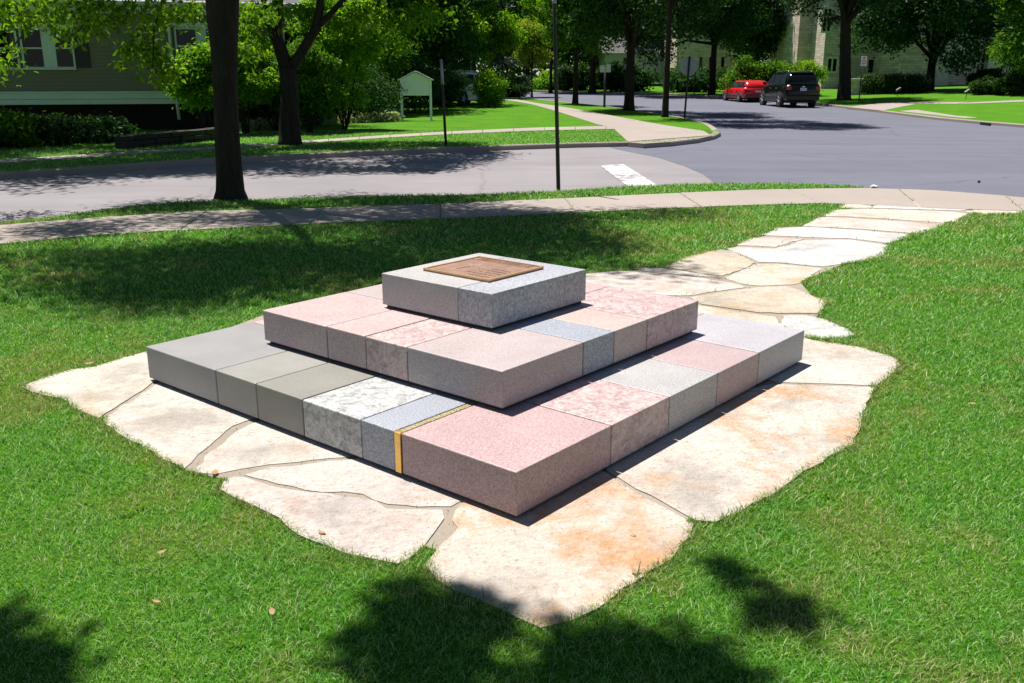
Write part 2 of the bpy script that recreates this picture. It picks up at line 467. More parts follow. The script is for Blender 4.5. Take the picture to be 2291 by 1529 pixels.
# buildings and things
M['siding'] = simple("taupe_clapboard", (0.19, 0.165, 0.13), 0.75, 0, 0.06, 2)
M['white'] = simple("white_painted_trim", (0.56, 0.60, 0.60), 0.55, 0, 0.05, 3)
M['board'] = simple("white_board_paint", (0.82, 0.83, 0.83), 0.5, 0, 0.03, 3)
M['shutter'] = simple("black_shutter", (0.012, 0.012, 0.014), 0.5)
M['glass'] = simple("dark_window_glass", (0.006, 0.007, 0.008), 0.06, 0, 0.1, 2, 0.22)
M['roof'] = simple("grey_roof_shingle", (0.09, 0.088, 0.09), 0.9, 0, 0.3, 12)
M['found'] = simple("shade_darkened_foundation", (0.022, 0.020, 0.018), 0.9, 0, 0.3, 4)  # near-black colour paints in the shadow beneath the overhanging floor
def ashlar(name, c, sx=1.1, sy=0.42):
    m, t, b = nodes(name)
    v = coords(t, "Object")
    sep = N(t, "ShaderNodeSeparateXYZ"); t.links.new(v, sep.inputs[0])
    ad = N(t, "ShaderNodeMath"); ad.operation = 'ADD'
    t.links.new(sep.outputs[0], ad.inputs[0]); t.links.new(sep.outputs[1], ad.inputs[1])
    cb = N(t, "ShaderNodeCombineXYZ"); t.links.new(ad.outputs[0], cb.inputs[0]); t.links.new(sep.outputs[2], cb.inputs[1])
    br = N(t, "ShaderNodeTexBrick")
    br.inputs["Scale"].default_value = 1.0
    br.inputs["Brick Width"].default_value = sx * 0.5
    br.inputs["Row Height"].default_value = sy * 0.5
    br.inputs["Mortar Size"].default_value = 0.012
    br.inputs["Bias"].default_value = 0.0
    br.inputs["Color1"].default_value = (*[x * 0.72 for x in c], 1)
    br.inputs["Color2"].default_value = (*[x * 1.18 for x in c], 1)
    br.inputs["Mortar"].default_value = (*[x * 0.55 for x in c], 1)
    t.links.new(cb.outputs[0], br.inputs["Vector"])
    f = noise(t, 3, 6, 0.7, v)
    col = mix(t, 0.5, br.outputs["Color"], ramp(t, f, [(0.3, (0.6, 0.6, 0.6)), (0.7, (1.25, 1.25, 1.25))]), 'MULTIPLY')
    t.links.new(col, b.inputs["Base Color"])
    b.inputs["Roughness"].default_value = 0.9
    bump(t, b, br.outputs["Fac"], -0.6, 0.03)
    return m
M['ashlar'] = ashlar("tan_ashlar_stone", (0.64, 0.52, 0.455))
M['rubble'] = ashlar("shade_darkened_rubble", (0.035, 0.031, 0.026), 0.6, 0.24)  # stone colour darkened to deepen the shade over the low wall
M['trimstone'] = simple("dressed_limestone_trim", (0.62, 0.57, 0.48), 0.85)
M['red'] = simple("red_car_paint", (0.55, 0.012, 0.022), 0.22, 0, 0.02, 1, 0.6)
M['red_low'] = simple("dark_red_sill", (0.13, 0.025, 0.022), 0.4, 0, 0.05, 1)
M['black'] = simple("black_car_paint", (0.004, 0.005, 0.005), 0.16, 0, 0.05, 1, 0.35)
M['whitecar'] = simple("white_car_paint", (0.62, 0.64, 0.66), 0.25, 0, 0.02, 1)
M['carglass'] = simple("tinted_car_glass", (0.02, 0.028, 0.035), 0.05, 0, 0.05, 1, 0.8)
M['tyre'] = simple("black_rubber", (0.012, 0.012, 0.012), 0.85)
M['rim'] = simple("alloy_rim", (0.50, 0.51, 0.53), 0.32, 0.6)
M['chrome'] = simple("chrome_trim", (0.6, 0.6, 0.62), 0.2, 0.9)
M['taillight'] = simple("red_lamp_lens", (0.30, 0.012, 0.012), 0.2)
M['amber'] = simple("amber_lamp_lens", (0.55, 0.22, 0.03), 0.25)
M['plate'] = simple("number_plate", (0.42, 0.47, 0.55), 0.5)
M['pole'] = simple("dark_steel_pole", (0.022, 0.020, 0.020), 0.6, 0.2)
M['galv'] = simple("galvanised_steel", (0.26, 0.27, 0.27), 0.55, 0.4)
M['signback'] = simple("bare_aluminium_sign_back", (0.30, 0.32, 0.31), 0.6, 0.2)
M['signwhite'] = simple("white_sign_face", (0.66, 0.67, 0.68), 0.5)
M['red_ink'] = simple("red_sign_lettering", (0.5, 0.03, 0.03), 0.5)
M['iron'] = simple("cast_iron", (0.03, 0.03, 0.03), 0.7, 0.3)
M['green_metal'] = simple("dark_green_metal", (0.02, 0.035, 0.025), 0.5, 0.2)

# ------------------------------------------------------------------ ground, roads, pavements
YS = [38, 40, 44, 48, 52, 56, 60, 65, 70, 75, 80, 90, 100, 115, 130, 150]
XS = [15, 17.8, 22, 27, 32, 38, 45, 57.8, 70]
STEP = (XS, YS)
def sheet(name, poly, z, mat, terrain=True):
    bm = bmesh.new()
    f = bm.faces.new([bm.verts.new((x, y, z)) for x, y in poly])
    bmesh.ops.triangulate(bm, faces=[f])
    for n, k, cs in (((0, 1, 0), 1, YS), ((1, 0, 0), 0, XS)):
        for c in cs:
            co = [0, 0, 0]; co[k] = c
            bmesh.ops.bisect_plane(bm, geom=bm.verts[:] + bm.edges[:] + bm.faces[:], plane_co=co, plane_no=n)
    for v in bm.verts: v.co.z += hz(v.co.x, v.co.y)
    for f in bm.faces:
        if f.normal.z < 0: f.normal_flip()
    me = bpy.data.meshes.new(name); bm.normal_update(); bm.to_mesh(me); bm.free()
    me.materials.append(mat)
    return link(bpy.data.objects.new(name, me))
structure(sheet("ground", [(-900, -300), (900, -300), (900, 900), (-900, 900)], -0.16, M['dirt']))
RZ = -0.12
near_px = [(0, 497), (100, 487), (200, 474), (300, 460), (400, 452), (550, 447), (700, 442), (900, 437), (1100, 434), (1250, 427), (1400, 417), (1600, 410), (1800, 411), (1900, 415), (1945, 421), (2100, 427), (2291, 442)]
near_edge = gp(near_px)
near_edge = [(-16, 6.4), (-10, 8.9)] + near_edge + [(9.5, 12.2), (12, 10.2), (15, 6.5), (17, 0)]
far_px = [(0, 387), (150, 377), (300, 366), (500, 353), (700, 343), (1000, 330), (1200, 323), (1290, 320), (1405, 318)]
far_edge = [(-24, 5.0), (-16, 11.3)] + gp(far_px)
corner_px = [(1440, 321), (1500, 318), (1560, 311), (1598, 303), (1612, 296), (1600, 285), (1585, 276), (1530, 263), (1480, 255), (1400, 243), (1330, 235), (1250, 227), (1200, 222), (1165, 218)]
corner = gp(corner_px)
left_far = [(-8, 83), (-30, 88), (-120, 95)]
right_px = [(2291, 279), (2200, 272), (2100, 263), (2000, 251), (1900, 239), (1830, 231), (1720, 223), (1610, 215), (1480, 209), (1360, 206), (1290, 204.5), (1200, 203)]
right_edge = [(26, -20), (20, 10), (18.2, 24)] + gp(right_px)
right_far = [(-6, 97), (-30, 100), (-120, 108)]
# roadway
structure(sheet("main_street", [(-60, -60), (60, -60), (60, 140), (-60, 140)], RZ, M['road_old']))
asp = gp([(1392, 326), (1470, 340), (1530, 358), (1575, 376), (1610, 402), (1640, 420)])
structure(sheet("side_street", asp + [(5.5, 9), (12, 3), (20, -40), (60, -40), (60, 140), (-60, 140), (-60, 60), (0, 60), (1.5, 30)], RZ + 0.004, M['road_new']))
bar = gp([(1343, 358), (1395, 355), (1492, 411), (1425, 416)])
structure(sheet("stop_line", bar, RZ + 0.008, M['paint']))
# lawns
structure(prism("front_lawn", near_edge + [(17, -40), (-40, -40), (-40, 0)], -0.15, -0.008, M['thatch']))
structure(prism("left_lawn", far_edge + corner + left_far + [(-200, 95), (-200, 5)], -0.15, -0.008, M['lawn'], terrain=True, step=STEP))
structure(prism("right_lawn", right_edge + right_far + [(-300, 108), (-300, 700), (500, 700), (500, -20)], -0.15, -0.008, M['lawn'], terrain=True, step=STEP))
# kerbs: a strip along each road edge, cut into stones
def kerb(name, line, width, side, z1=0.0, seg=3.0):
    pts = [Vector((x, y)) for x, y in line]
    res = [pts[0]]
    for a, b in zip(pts[:-1], pts[1:]):
        n = max(1, int((b - a).length / seg))
        for k in range(1, n + 1): res.append(a.lerp(b, k / n))
    bm = bmesh.new()
    rows = []
    for i, p in enumerate(res):
        d = (res[min(i + 1, len(res) - 1)] - res[max(i - 1, 0)]).normalized()
        nrm = Vector((-d.y, d.x)) * side
        h = hz(p.x, p.y)
        prof = [(-0.012, -0.15), (-0.012, z1 - 0.02), (0.01, z1), (width, z1), (width, -0.15)]
        rows.append([bm.verts.new((p.x + nrm.x * o, p.y + nrm.y * o, z + h)) for o, z in prof])
    for r0, r1 in zip(rows[:-1], rows[1:]):
        for k in range(4): bm.faces.new((r0[k], r0[k + 1], r1[k + 1], r1[k]))
    return structure(obj_bm(name, bm, M['kerb']))
kerb("near_kerb", near_edge[:-3], 0.14, -1, -0.012)
kerb("far_kerb", far_edge + corner[:1], 0.17, 1, 0.0)
kerb("ramp_kerb", corner[:4], 0.12, 1, 0.002)
kerb("corner_kerb", corner[3:], 0.2, 1, 0.0)
kerb("right_kerb", right_edge, 0.2, -1, 0.0)
# near pavement, slab by slab
top_px = lambda x: np.interp(x, [-200, 0, 210, 480, 720, 980, 1250, 1500, 1700, 1850, 1940, 2100, 2291, 2500], [525, 504, 488, 472, 466, 457, 445, 433, 425, 422, 421, 427, 442, 462])
bot_px = lambda x: np.interp(x, [-200, 0, 200, 400, 700, 1000, 1250, 1500, 1700, 1870, 2000, 2150, 2291, 2500], [572, 546, 528, 516, 501, 489, 478, 466, 459, 455, 462, 469, 473, 490])
near_walk = empty("near_sidewalk")
structure(near_walk)
joints = [(-330, -160), (-105, -60), (100, 190), (402, 462), (695, 722), (985, 985), (1290, 1263), (1570, 1520), (1840, 1760), (2060, 2010), (2291, 2250), (2560, 2500)]
walk_polys = []
for (b0, t0), (b1, t1) in zip(joints[:-1], joints[1:]):
    lower = [G(x, bot_px(x)) for x in np.linspace(b0, b1, 4)]
    upper = [G(x, top_px(x)) for x in np.linspace(t1, t0, 4)]
    poly = [(p.x, p.y) for p in lower + upper]
    c = np.mean(poly, axis=0)
    g_ = 0.004
    poly = [(x + (c[0] - x) * g_ / max(0.3, abs(x - c[0])) , y) for x, y in poly]
    walk_polys.append(poly)
    prism("pavement_slab", poly, -0.1, 0.006 + random.uniform(-0.003, 0.003), M['walk'], near_walk, bev=0.006)
# far pavements
far_walk = empty("far_sidewalk"); structure(far_walk)
ctop = lambda x: np.interp(x, [-300, 0, 130, 330, 560, 850, 1000, 1200, 1395], [375, 358.5, 350, 337, 324, 304, 295, 286, 282])
cbot = lambda x: np.interp(x, [-300, 0, 130, 330, 560, 850, 1000, 1200, 1395], [384, 366, 357, 343, 329.5, 309.5, 301, 292.5, 289])
js = list(range(-300, 1360, 69)) + [1395]
far_polys = []
for a, b in zip(js[:-1], js[1:]):
    poly = gp([(a + 0.6, cbot(a)), (b - 0.6, cbot(b)), (b - 0.6, ctop(b)), (a + 0.6, ctop(a))])
    far_polys.append(poly)
    prism("pavement_slab", poly, -0.1, 0.008, M['walk'], far_walk, bev=0.005)
side_walk = empty("side_sidewalk"); structure(side_walk)
lft = [(1405, 318), (1385, 300), (1372, 287), (1340, 280), (1290, 264), (1240, 248), (1190, 234), (1150, 227), (1112, 222)]
rgt = [(1590, 304), (1575, 294), (1500, 283), (1470, 278), (1410, 267), (1340, 254), (1270, 241.5), (1200, 231), (1150, 222)]
for i in range(len(lft) - 1):
    poly = gp([lft[i], rgt[i], rgt[i + 1], lft[i + 1]])
    c = np.mean(poly, axis=0)
    poly = [(c[0] + (x - c[0]) * 0.997, c[1] + (y - c[1]) * 0.997) for x, y in poly]
    far_polys.append(poly)
    prism("pavement_slab", poly, -0.12, 0.010, M['walk'], side_walk, terrain=True)
prism("pavement_slab", gp([(1405, 319), (1592, 304.5), (1560, 311), (1500, 318), (1440, 322)]), -0.13, 0.004, M['walk'], side_walk)
right_walk = empty("right_sidewalk"); structure(right_walk)
for q in ([(1895, 240), (1975, 248), (2050, 233), (1990, 229)], [(1990, 228.5), (2062, 232.5), (2140, 233), (2172, 229)],
          [(2010, 249), (2085, 257), (2150, 261), (2050, 246)], [(2085, 258), (2160, 265), (2190, 264), (2150, 260)], [(2172, 229.5), (2140, 233.5), (2291, 228), (2291, 224)]):
    poly = gp(q); far_polys.append(poly)
    c = np.mean(poly, axis=0)
    poly = [(c[0] + (x - c[0]) * 0.99, c[1] + (y - c[1]) * 0.99) for x, y in poly]
    prism("pavement_slab", poly, -0.12, 0.006, M['walk'], right_walk, terrain=True)

# ------------------------------------------------------------------ flagstones
A50 = R(50.15)
U = Vector((math.cos(A50), math.sin(A50), 0)); V = Vector((-math.sin(A50), math.cos(A50), 0))
MC = Vector((-0.148, 4.96, 0.015))
FS = [  # outline in the picture plane of the ground, material, height offset
 ([(48, 866), (62, 858), (110, 842), (160, 827), (205, 822), (260, 806), (327, 787), (420, 800), (420, 822), (342, 856), (300, 886), (222, 936), (195, 926), (165, 915), (140, 893), (90, 882)], 'ls_cream', 0.004),
 ([(351, 860), (306, 890), (229, 939), (262, 968), (310, 993), (350, 1022), (412, 1048), (428, 1035), (465, 1000), (520, 953), (556, 940), (640, 905), (700, 860), (450, 800)], 'ls_white', 0.000),
 ([(562, 948), (528, 966), (474, 1008), (438, 1047), (447, 1057), (482, 1061), (540, 1049), (600, 1039), (700, 1029), (772, 1023), (860, 1000), (700, 900)], 'ls_white', -0.004),
 ([(548, 1062), (620, 1083), (682, 1096), (810, 1106), (868, 1129), (1008, 1133), (1030, 1122), (1090, 1130), (1000, 1040), (870, 1008), (776, 1029), (700, 1036), (606, 1047)], 'ls_pink', -0.002),
 ([(500, 1078), (520, 1067), (545, 1069), (615, 1090), (690, 1104), (808, 1114), (864, 1138), (988, 1142), (992, 1160), (972, 1190), (950, 1222), (920, 1246), (890, 1262), (830, 1248), (770, 1238), (700, 1212), (640, 1177), (600, 1148), (560, 1127), (520, 1112), (494, 1096)], 'ls_pink', 0.006),
 ([(1040, 1120), (1020, 1142), (1012, 1165), (1022, 1180), (988, 1215), (950, 1264), (985, 1302), (1050, 1333), (1110, 1358), (1150, 1383), (1210, 1404), (1280, 1390), (1340, 1362), (1372, 1335), (1420, 1300), (1470, 1268), (1512, 1234), (1542, 1202), (1550, 1172), (1480, 1133), (1393, 1085), (1340, 1050), (1157, 1090)], 'ls_rust', 0.002),
 ([(1399, 1078), (1485, 1124), (1557, 1165), (1602, 1168), (1662, 1143), (1742, 1098), (1802, 1053), (1852, 1023), (1912, 993), (1926, 952), (1929, 922), (1946, 892), (1956, 867), (1850, 864), (1735, 861), (1600, 880), (1450, 980), (1350, 1040)], 'ls_orange', 0.004),
 ([(1739, 856), (1850, 859), (1960, 862), (1987, 842), (2016, 816), (2002, 800), (1930, 777), (1850, 766), (1795, 757), (1700, 760), (1680, 830)], 'ls_white', -0.002),
 ([(1748, 726), (1750, 706), (1800, 706), (1850, 716), (1895, 736), (1913, 749), (1890, 756), (1850, 758), (1800, 754)], 'ls_grey', 0.004),
 ([(1556, 683), (1640, 696), (1735, 709), (1742, 722), (1790, 757), (1660, 770), (1600, 730), (1556, 700)], 'ls_cream', -0.002),
 ([(1543, 666), (1620, 653), (1700, 643), (1760, 641), (1800, 655), (1849, 674), (1843, 691), (1828, 702), (1700, 700), (1640, 691), (1570, 681)], 'ls_tan', 0.006),
 ([(1290, 618), (1312, 612), (1385, 606), (1450, 610), (1560, 621), (1640, 634), (1668, 643), (1610, 651), (1540, 662), (1400, 660), (1290, 645)], 'ls_pink', 0.0),
 ([(1412, 601), (1440, 599), (1482, 600), (1572, 613), (1592, 619), (1560, 619), (1450, 608)], 'ls_white', -0.002),
 ([(1488, 598), (1530, 578), (1560, 569), (1610, 558), (1640, 563), (1688, 588), (1672, 600), (1616, 618), (1576, 613)], 'ls_tan', 0.008),
 ([(1622, 622), (1692, 591), (1740, 591), (1837, 600), (1810, 621), (1780, 636), (1700, 640), (1655, 634)], 'ls_cream', 0.0),
 ([(1620, 556), (1650, 553), (1735, 557), (1800, 538), (1900, 537), (1992, 549), (1972, 575), (1920, 586), (1840, 597), (1740, 588), (1694, 587), (1672, 574)], 'ls_grey', 0.003),
 ([(1645, 549), (1682, 532), (1800, 534), (1735, 553)], 'ls_pink', 0.0),
 ([(1698, 526), (1742, 509), (1800, 508), (1920, 515), (2042, 526), (1992, 545), (1900, 534), (1806, 531)], 'ls_grey', 0.002),
 ([(1793, 506), (1832, 486), (1900, 488), (2030, 497), (2078, 502), (2120, 500), (2100, 511), (2048, 523), (1930, 513)], 'ls_pink', 0.003),
 ([(1836, 484), (1872, 469), (1950, 468), (2060, 471), (2130, 474), (2166, 479), (2142, 496), (2110, 499), (2030, 493), (1900, 485)], 'ls_cream', -0.001),
 ([(1953, 466), (1960, 454), (2050, 450), (2150, 459), (2192, 465), (2150, 472), (2060, 469)], 'ls_grey', 0.004),
 ([(1878, 466), (1884, 456), (1945, 457), (1950, 465)], 'ls_cream', 0.0),
 ([(2160, 474), (2200, 466), (2280, 472), (2291, 478), (2200, 480)], 'ls_cream', 0.0),
]
paving = prism("flagstone_path", gp([(330, 800), (232, 930), (420, 1052), (520, 1075), (1010, 1240), (1400, 1200), (1550, 1160), (1800, 1000), (1960, 850), (1800, 752), (1840, 690), (1790, 630), (1900, 585), (2010, 530), (2120, 498), (2180, 475), (2150, 462), (1950, 460), (1880, 470), (1800, 505), (1700, 530), (1620, 562), (1500, 600), (1400, 606), (1300, 614), (1000, 600), (600, 700)]), -0.06, -0.0035, M['mortar'])
structure(paving)
fs_polys = []
rng = np.random.default_rng(5)
def ragged(poly, amp, step):
    out = []
    n = len(poly)
    for i in range(n):
        a = np.array(poly[i]); b = np.array(poly[(i + 1) % n])
        L = np.linalg.norm(b - a)
        k = max(1, int(L / step))
        nrm = np.array([-(b - a)[1], (b - a)[0]]) / max(L, 1e-6)
        for j in range(k):
            p = a + (b - a) * j / k
            if j > 0 or True: p = p + nrm * rng.normal(0, amp) * (1 if j else 0.5)
            out.append(tuple(p))
    return out
def monument_cover(p):
    q = Vector((p[0], p[1], 0)) - Vector((MC.x, MC.y, 0))
    return abs(q.dot(U)) < 1.2 and abs(q.dot(V)) < 1.2
for px, mk, dz in FS:
    poly = gp(px)
    dz = 0.25 * dz + 0.0005
    size = max(np.ptp(np.array(poly), axis=0))
    poly = ragged(poly, 0.006 if poly[0][1] < 8 else 0.01, 0.06 if poly[0][1] < 8 else 0.12)
    fs_polys.append(poly)
    bm = bmesh.new()
    top = bm.faces.new([bm.verts.new((x, y, dz)) for x, y in poly])
    if top.normal.z < 0: pass
    bm.normal_update()
    if top.normal.z < 0: top.normal_flip()
    # worn rim: the top is inset and the edge drops a little
    r = bmesh.ops.inset_region(bm, faces=[top], thickness=0.010, depth=0.0)
    rim = {v for f in r["faces"] for v in f.verts} - set(top.verts)
    for v in rim: v.co.z -= 0.0015 + rng.uniform(0, 0.002)
    low = bmesh.ops.extrude_edge_only(bm, edges=[e for e in bm.edges if e.is_boundary])
    for g in low["geom"]:
        if isinstance(g, bmesh.types.BMVert): g.co.z = -0.06
    bmesh.ops.triangulate(bm, faces=[top])
    obj_bm("flagstone", bm, M[mk], paving)

# ------------------------------------------------------------------ monument
mon = empty("stone_monument", (MC.x, MC.y, 0), A50)
tag(mon, "stepped three tier monument of mixed granite blocks on pale flagstones", "monument")
Z = [(0.015, 0.015 + 0.1789), (0.015 + 0.1977, 0.015 + 0.3661), (0.015 + 0.3849, 0.015 + 0.5564)]
HA = [1.30, 0.8536, 0.3944]
GAP = 0.003
def block(u0, u1, v0, v1, tier, mk, name="granite_block"):
    z0, z1 = Z[tier]
    o = box(name, (u0 + GAP, v0 + GAP, z0), (u1 - GAP, v1 - GAP, z1 + random.uniform(-0.0012, 0.0012)), M[mk], mon, bev=0.005)
    return o
box("setting_bed", (-1.27, -1.27, 0.0005), (1.27, 1.27, Z[0][0] + 0.02), M['plinth'], mon)
box("setting_bed", (-0.83, -0.83, Z[0][1] - 0.05), (0.83, 0.83, Z[1][0] + 0.02), M['plinth'], mon)
box("setting_bed", (-0.378, -0.378, Z[1][1] - 0.05), (0.378, 0.378, Z[2][0] + 0.02), M['plinth'], mon)
a, w = 1.30, 0.79
block(-a, -0.62, 0.64, a, 0, 'g_grey1')
block(-a, -w, 0.305, 0.64, 0, 'g_grey2')
block(-a, -w, -0.045, 0.305, 0, 'g_grey3')
block(-a, -w, -0.44, -0.045, 0, 'g_white')
block(-a, -w, -0.648, -0.44, 0, 'g_blue')
strip = box("brass_strip", (-a - 0.001, -0.684, Z[0][0]), (-a + 0.03, -0.6495, Z[0][1] - 0.001), M['brass'], mon, bev=0.002)
box("joint_filler", (-a + 0.0305, -0.681, Z[0][0]), (-w, -0.6525, Z[0][1] - 0.002), M['brass_worn'], mon)
block(-a, -0.675, -a, -0.6855, 0, 'g_rose')
block(-0.675, -0.205, -a, -w, 0, 'g_rosec')
block(-0.205, 0.253, -a, -w, 0, 'g_pale')
block(0.253, 0.71, -a, -w, 0, 'g_pinkd')
block(0.71, a, -a, -0.66, 0, 'g_lav')
block(w, a, -0.66, 0.0, 0, 'g_pink')
block(w, a, 0.0, 0.65, 0, 'g_grey2')
block(0.65, a, 0.65, a, 0, 'g_rosec')
block(0.02, 0.65, w, a, 0, 'g_pale')
block(-0.62, 0.02, w, a, 0, 'g_pink')
a, w = 0.8536, 0.35
block(-a, -0.266, 0.316, a, 1, 'g_pink')
block(-a, -w, 0.025, 0.316, 1, 'g_pink')
block(-a, -w, -0.265, 0.025, 1, 'g_rosec')
block(-a, -0.259, -a, -0.265, 1, 'g_pinkl')
block(-0.259, 0.003, -a, -w, 1, 'g_blue')
block(0.003, 0.311, -a, -w, 1, 'g_salmon')
block(0.311, a, -a, -0.251, 1, 'g_rosec')
block(w, a, -0.251, 0.3, 1, 'g_pink')
block(0.3, a, 0.3, a, 1, 'g_rose')
block(-0.266, 0.3, w, a, 1, 'g_pinkl')
a = 0.3944
for poly, mk in (([(-a, a), (-a, -0.165), (-0.05, -0.165), (-0.05, 0.18), (a, 0.18), (a, a)], 'g_topa'),
                 ([(-a, -0.169), (-a, -a), (a, -a), (a, 0.176), (-0.046, 0.176), (-0.046, -0.169)], 'g_topb')):
    prism("granite_block", poly, Z[2][0], Z[2][1], M[mk], mon, bev=0.004)
plq = box("bronze_plaque", (-0.21, -0.212, Z[2][1] - 0.004), (0.25, 0.264, Z[2][1] + 0.012), M['bronze'], mon, bev=0.003)
pz = Z[2][1] + 0.012
for lo, hi in (((-0.21, -0.212), (0.25, -0.200)), ((-0.21, 0.252), (0.25, 0.264)), ((-0.21, -0.1999), (-0.198, 0.2519)), ((0.238, -0.1999), (0.25, 0.2519))):
    box("raised_rim", (lo[0], lo[1], pz - 0.003), (hi[0], hi[1], pz + 0.005), M['bronze_hi'], plq)
box("raised_line", (0.165, -0.199, pz - 0.002), (0.169, 0.251, pz + 0.002), M['bronze_hi'], plq)
# rows of raised lettering too small to read, above the line, and the low relief tree below it
def letters(name, u0, v0, v1, h, n):
    bm = bmesh.new(); v = v1
    for k in range(n):
        wd = random.uniform(0.007, 0.012)
        if random.random() < 0.14: v -= 0.008
        if v - wd < v0: break
        for q in range(2):
            o = random.uniform(0, 0.5) * h
            add_box(bm, (u0 + o, v - wd + q * wd * 0.5, pz - 0.001), (u0 + h * (1 if q else 0.8), v - wd + q * wd * 0.5 + 0.003, pz + 0.0025))
        v -= wd + 0.005
    o = obj_bm(name, bm, M['bronze_mid'], plq); o["kind"] = "stuff"
for u0, h in ((0.205, 0.018), (0.178, 0.018)):
    letters("lettering_row", u0, -0.17, 0.22, h, 40)
for k in range(5):
    letters("lettering_row", -0.16 + k * 0.045, -0.17, -0.02 + 0.05 * (k % 2), 0.011, 26)
bm = bmesh.new()
add_tube(bm, [(-0.10, 0.12, pz), (-0.02, 0.115, pz), (0.03, 0.10, pz)], [0.003, 0.003, 0.002], 6)
for k in range(26):
    ang = random.uniform(0, 6.28); rr = random.uniform(0.01, 0.062)
    c = (0.05 + rr * math.cos(ang) * 0.8, 0.10 + rr * math.sin(ang), pz)
    bmesh.ops.create_icosphere(bm, subdivisions=1, radius=random.uniform(0.006, 0.012), matrix=Matrix.Translation(c) @ Matrix.Diagonal((1, 1, 0.15, 1)))
o = obj_bm("relief_tree", bm, M['bronze_mid'], plq); o["kind"] = "stuff"

# ------------------------------------------------------------------ the clapboard house
HD = 30.0                                     # plan distance at its downpipe
HA_ = R(16)
hx = at(388, 100, HD).x
house = empty("clapboard_house", (hx, HD, 0), HA_)
tag(house, "taupe clapboard house with white trim and raised overhanging floor behind shrubs", "house")
def hl(px, py):                               # picture -> house wall coordinates (along, up)
    d = ray(px, py)
    ax = Vector((math.cos(HA_), math.sin(HA_)))
    nx = Vector((-ax.y, ax.x))
    t = (Vector((hx, HD)).dot(nx)) / Vector((d.x, d.y)).dot(nx)
    P = Vector((d.x * t, d.y * t))
    return (P - Vector((hx, HD))).dot(ax), CAM_H + d.z * t
X0, X1 = -13.0, hl(690, 150)[0]
zb = hl(200, 234)[1]; zt = hl(200, 207)[1]; ze = hl(300, 14)[1]
bm = bmesh.new()                              # sawtooth siding, one connected sheet
n = int((ze - zt) / 0.105)
prev = None
for k in range(n + 1):
    z = zt + k * (ze - zt) / n
    for off in ((0.0, 0.030) if k < n else (0.0,)):
        row = [bm.verts.new((X0, -(off if off else 0.0), z + (0.0 if not off else 0.0))), bm.verts.new((X1, -off, z))]
        if prev: bm.faces.new((prev[0], prev[1], row[1], row[0]))
        prev = row
obj_bm("siding", bm, M['siding'], house)
box("wall_core", (X0, 0.02, zb), (X1, 8.0, ze), M['siding'], house)
box("trim_board", (X0, -0.06, zb + 0.16), (X1, 0.02, zt), M['white'], house, bev=0.01)
box("trim_board", (X0, -0.035, zb), (X1, 0.018, zb + 0.155), M['white'], house, bev=0.01)
box("drip_edge", (X0, -0.10, zt - 0.02), (X1, 0.018, zt + 0.03), M['white'], house, bev=0.008)
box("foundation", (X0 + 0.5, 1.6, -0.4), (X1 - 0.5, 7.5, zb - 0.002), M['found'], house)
box("frieze_board", (X0, -0.05, ze - 0.22), (X1, 0.018, ze - 0.02), M['white'], house)
box("soffit", (X0 - 0.4, -0.5, ze), (X1 + 0.4, 0.6, ze + 0.03), M['white'], house)
tube("gutter", [(X0 - 0.4, -0.52, ze + 0.07), (X1 + 0.4, -0.52, ze + 0.07)], [0.065, 0.065], M['white'], house, 8)
bm = bmesh.new()
vs = [bm.verts.new(c) for c in ((X0 - 0.4, -0.5, ze + 0.1), (X1 + 0.4, -0.5, ze + 0.1), (X1 + 0.4, 4.2, ze + 2.3), (X0 - 0.4, 4.2, ze + 2.3), (X1 + 0.4, 8.6, ze + 0.1), (X0 - 0.4, 8.6, ze + 0.1))]
bm.faces.new((vs[0], vs[1], vs[2], vs[3])); bm.faces.new((vs[3], vs[2], vs[4], vs[5]))
bm.faces.new((vs[0], vs[3], vs[5])); bm.faces.new((vs[1], vs[4], vs[2]))
obj_bm("roof", bm, M['roof'], house)
dx = hl(388, 150)[0]
tube("downpipe", [(dx - 0.02, -0.35, ze + 0.02), (dx - 0.02, -0.13, ze - 0.3), (dx, -0.13, zb + 0.3), (dx + 0.03, -0.13, hl(390, 268)[1])], [0.05] * 4, M['white'], house, 8)
def house_window(xa, xb, za, zc, parent=house):
    f = box("window", (xa, -0.01, za), (xb, 0.012, zc), M['glass'], parent)
    t = 0.05
    box("sash_frame", (xa - t, -0.05, za - t), (xa, 0.015, zc + t), M['white'], f)
    box("sash_frame", (xb, -0.05, za - t), (xb + t, 0.015, zc + t), M['white'], f)
    box("sash_frame", (xa + 0.001, -0.05, zc), (xb - 0.001, 0.015, zc + t), M['white'], f)
    box("sash_frame", (xa + 0.001, -0.05, za - t), (xb - 0.001, 0.015, za), M['white'], f)
    mid = (za + zc) / 2
    box("meeting_rail", (xa + 0.001, -0.035, mid - 0.022), (xb - 0.001, 0.014, mid + 0.022), M['white'], f)
    return f
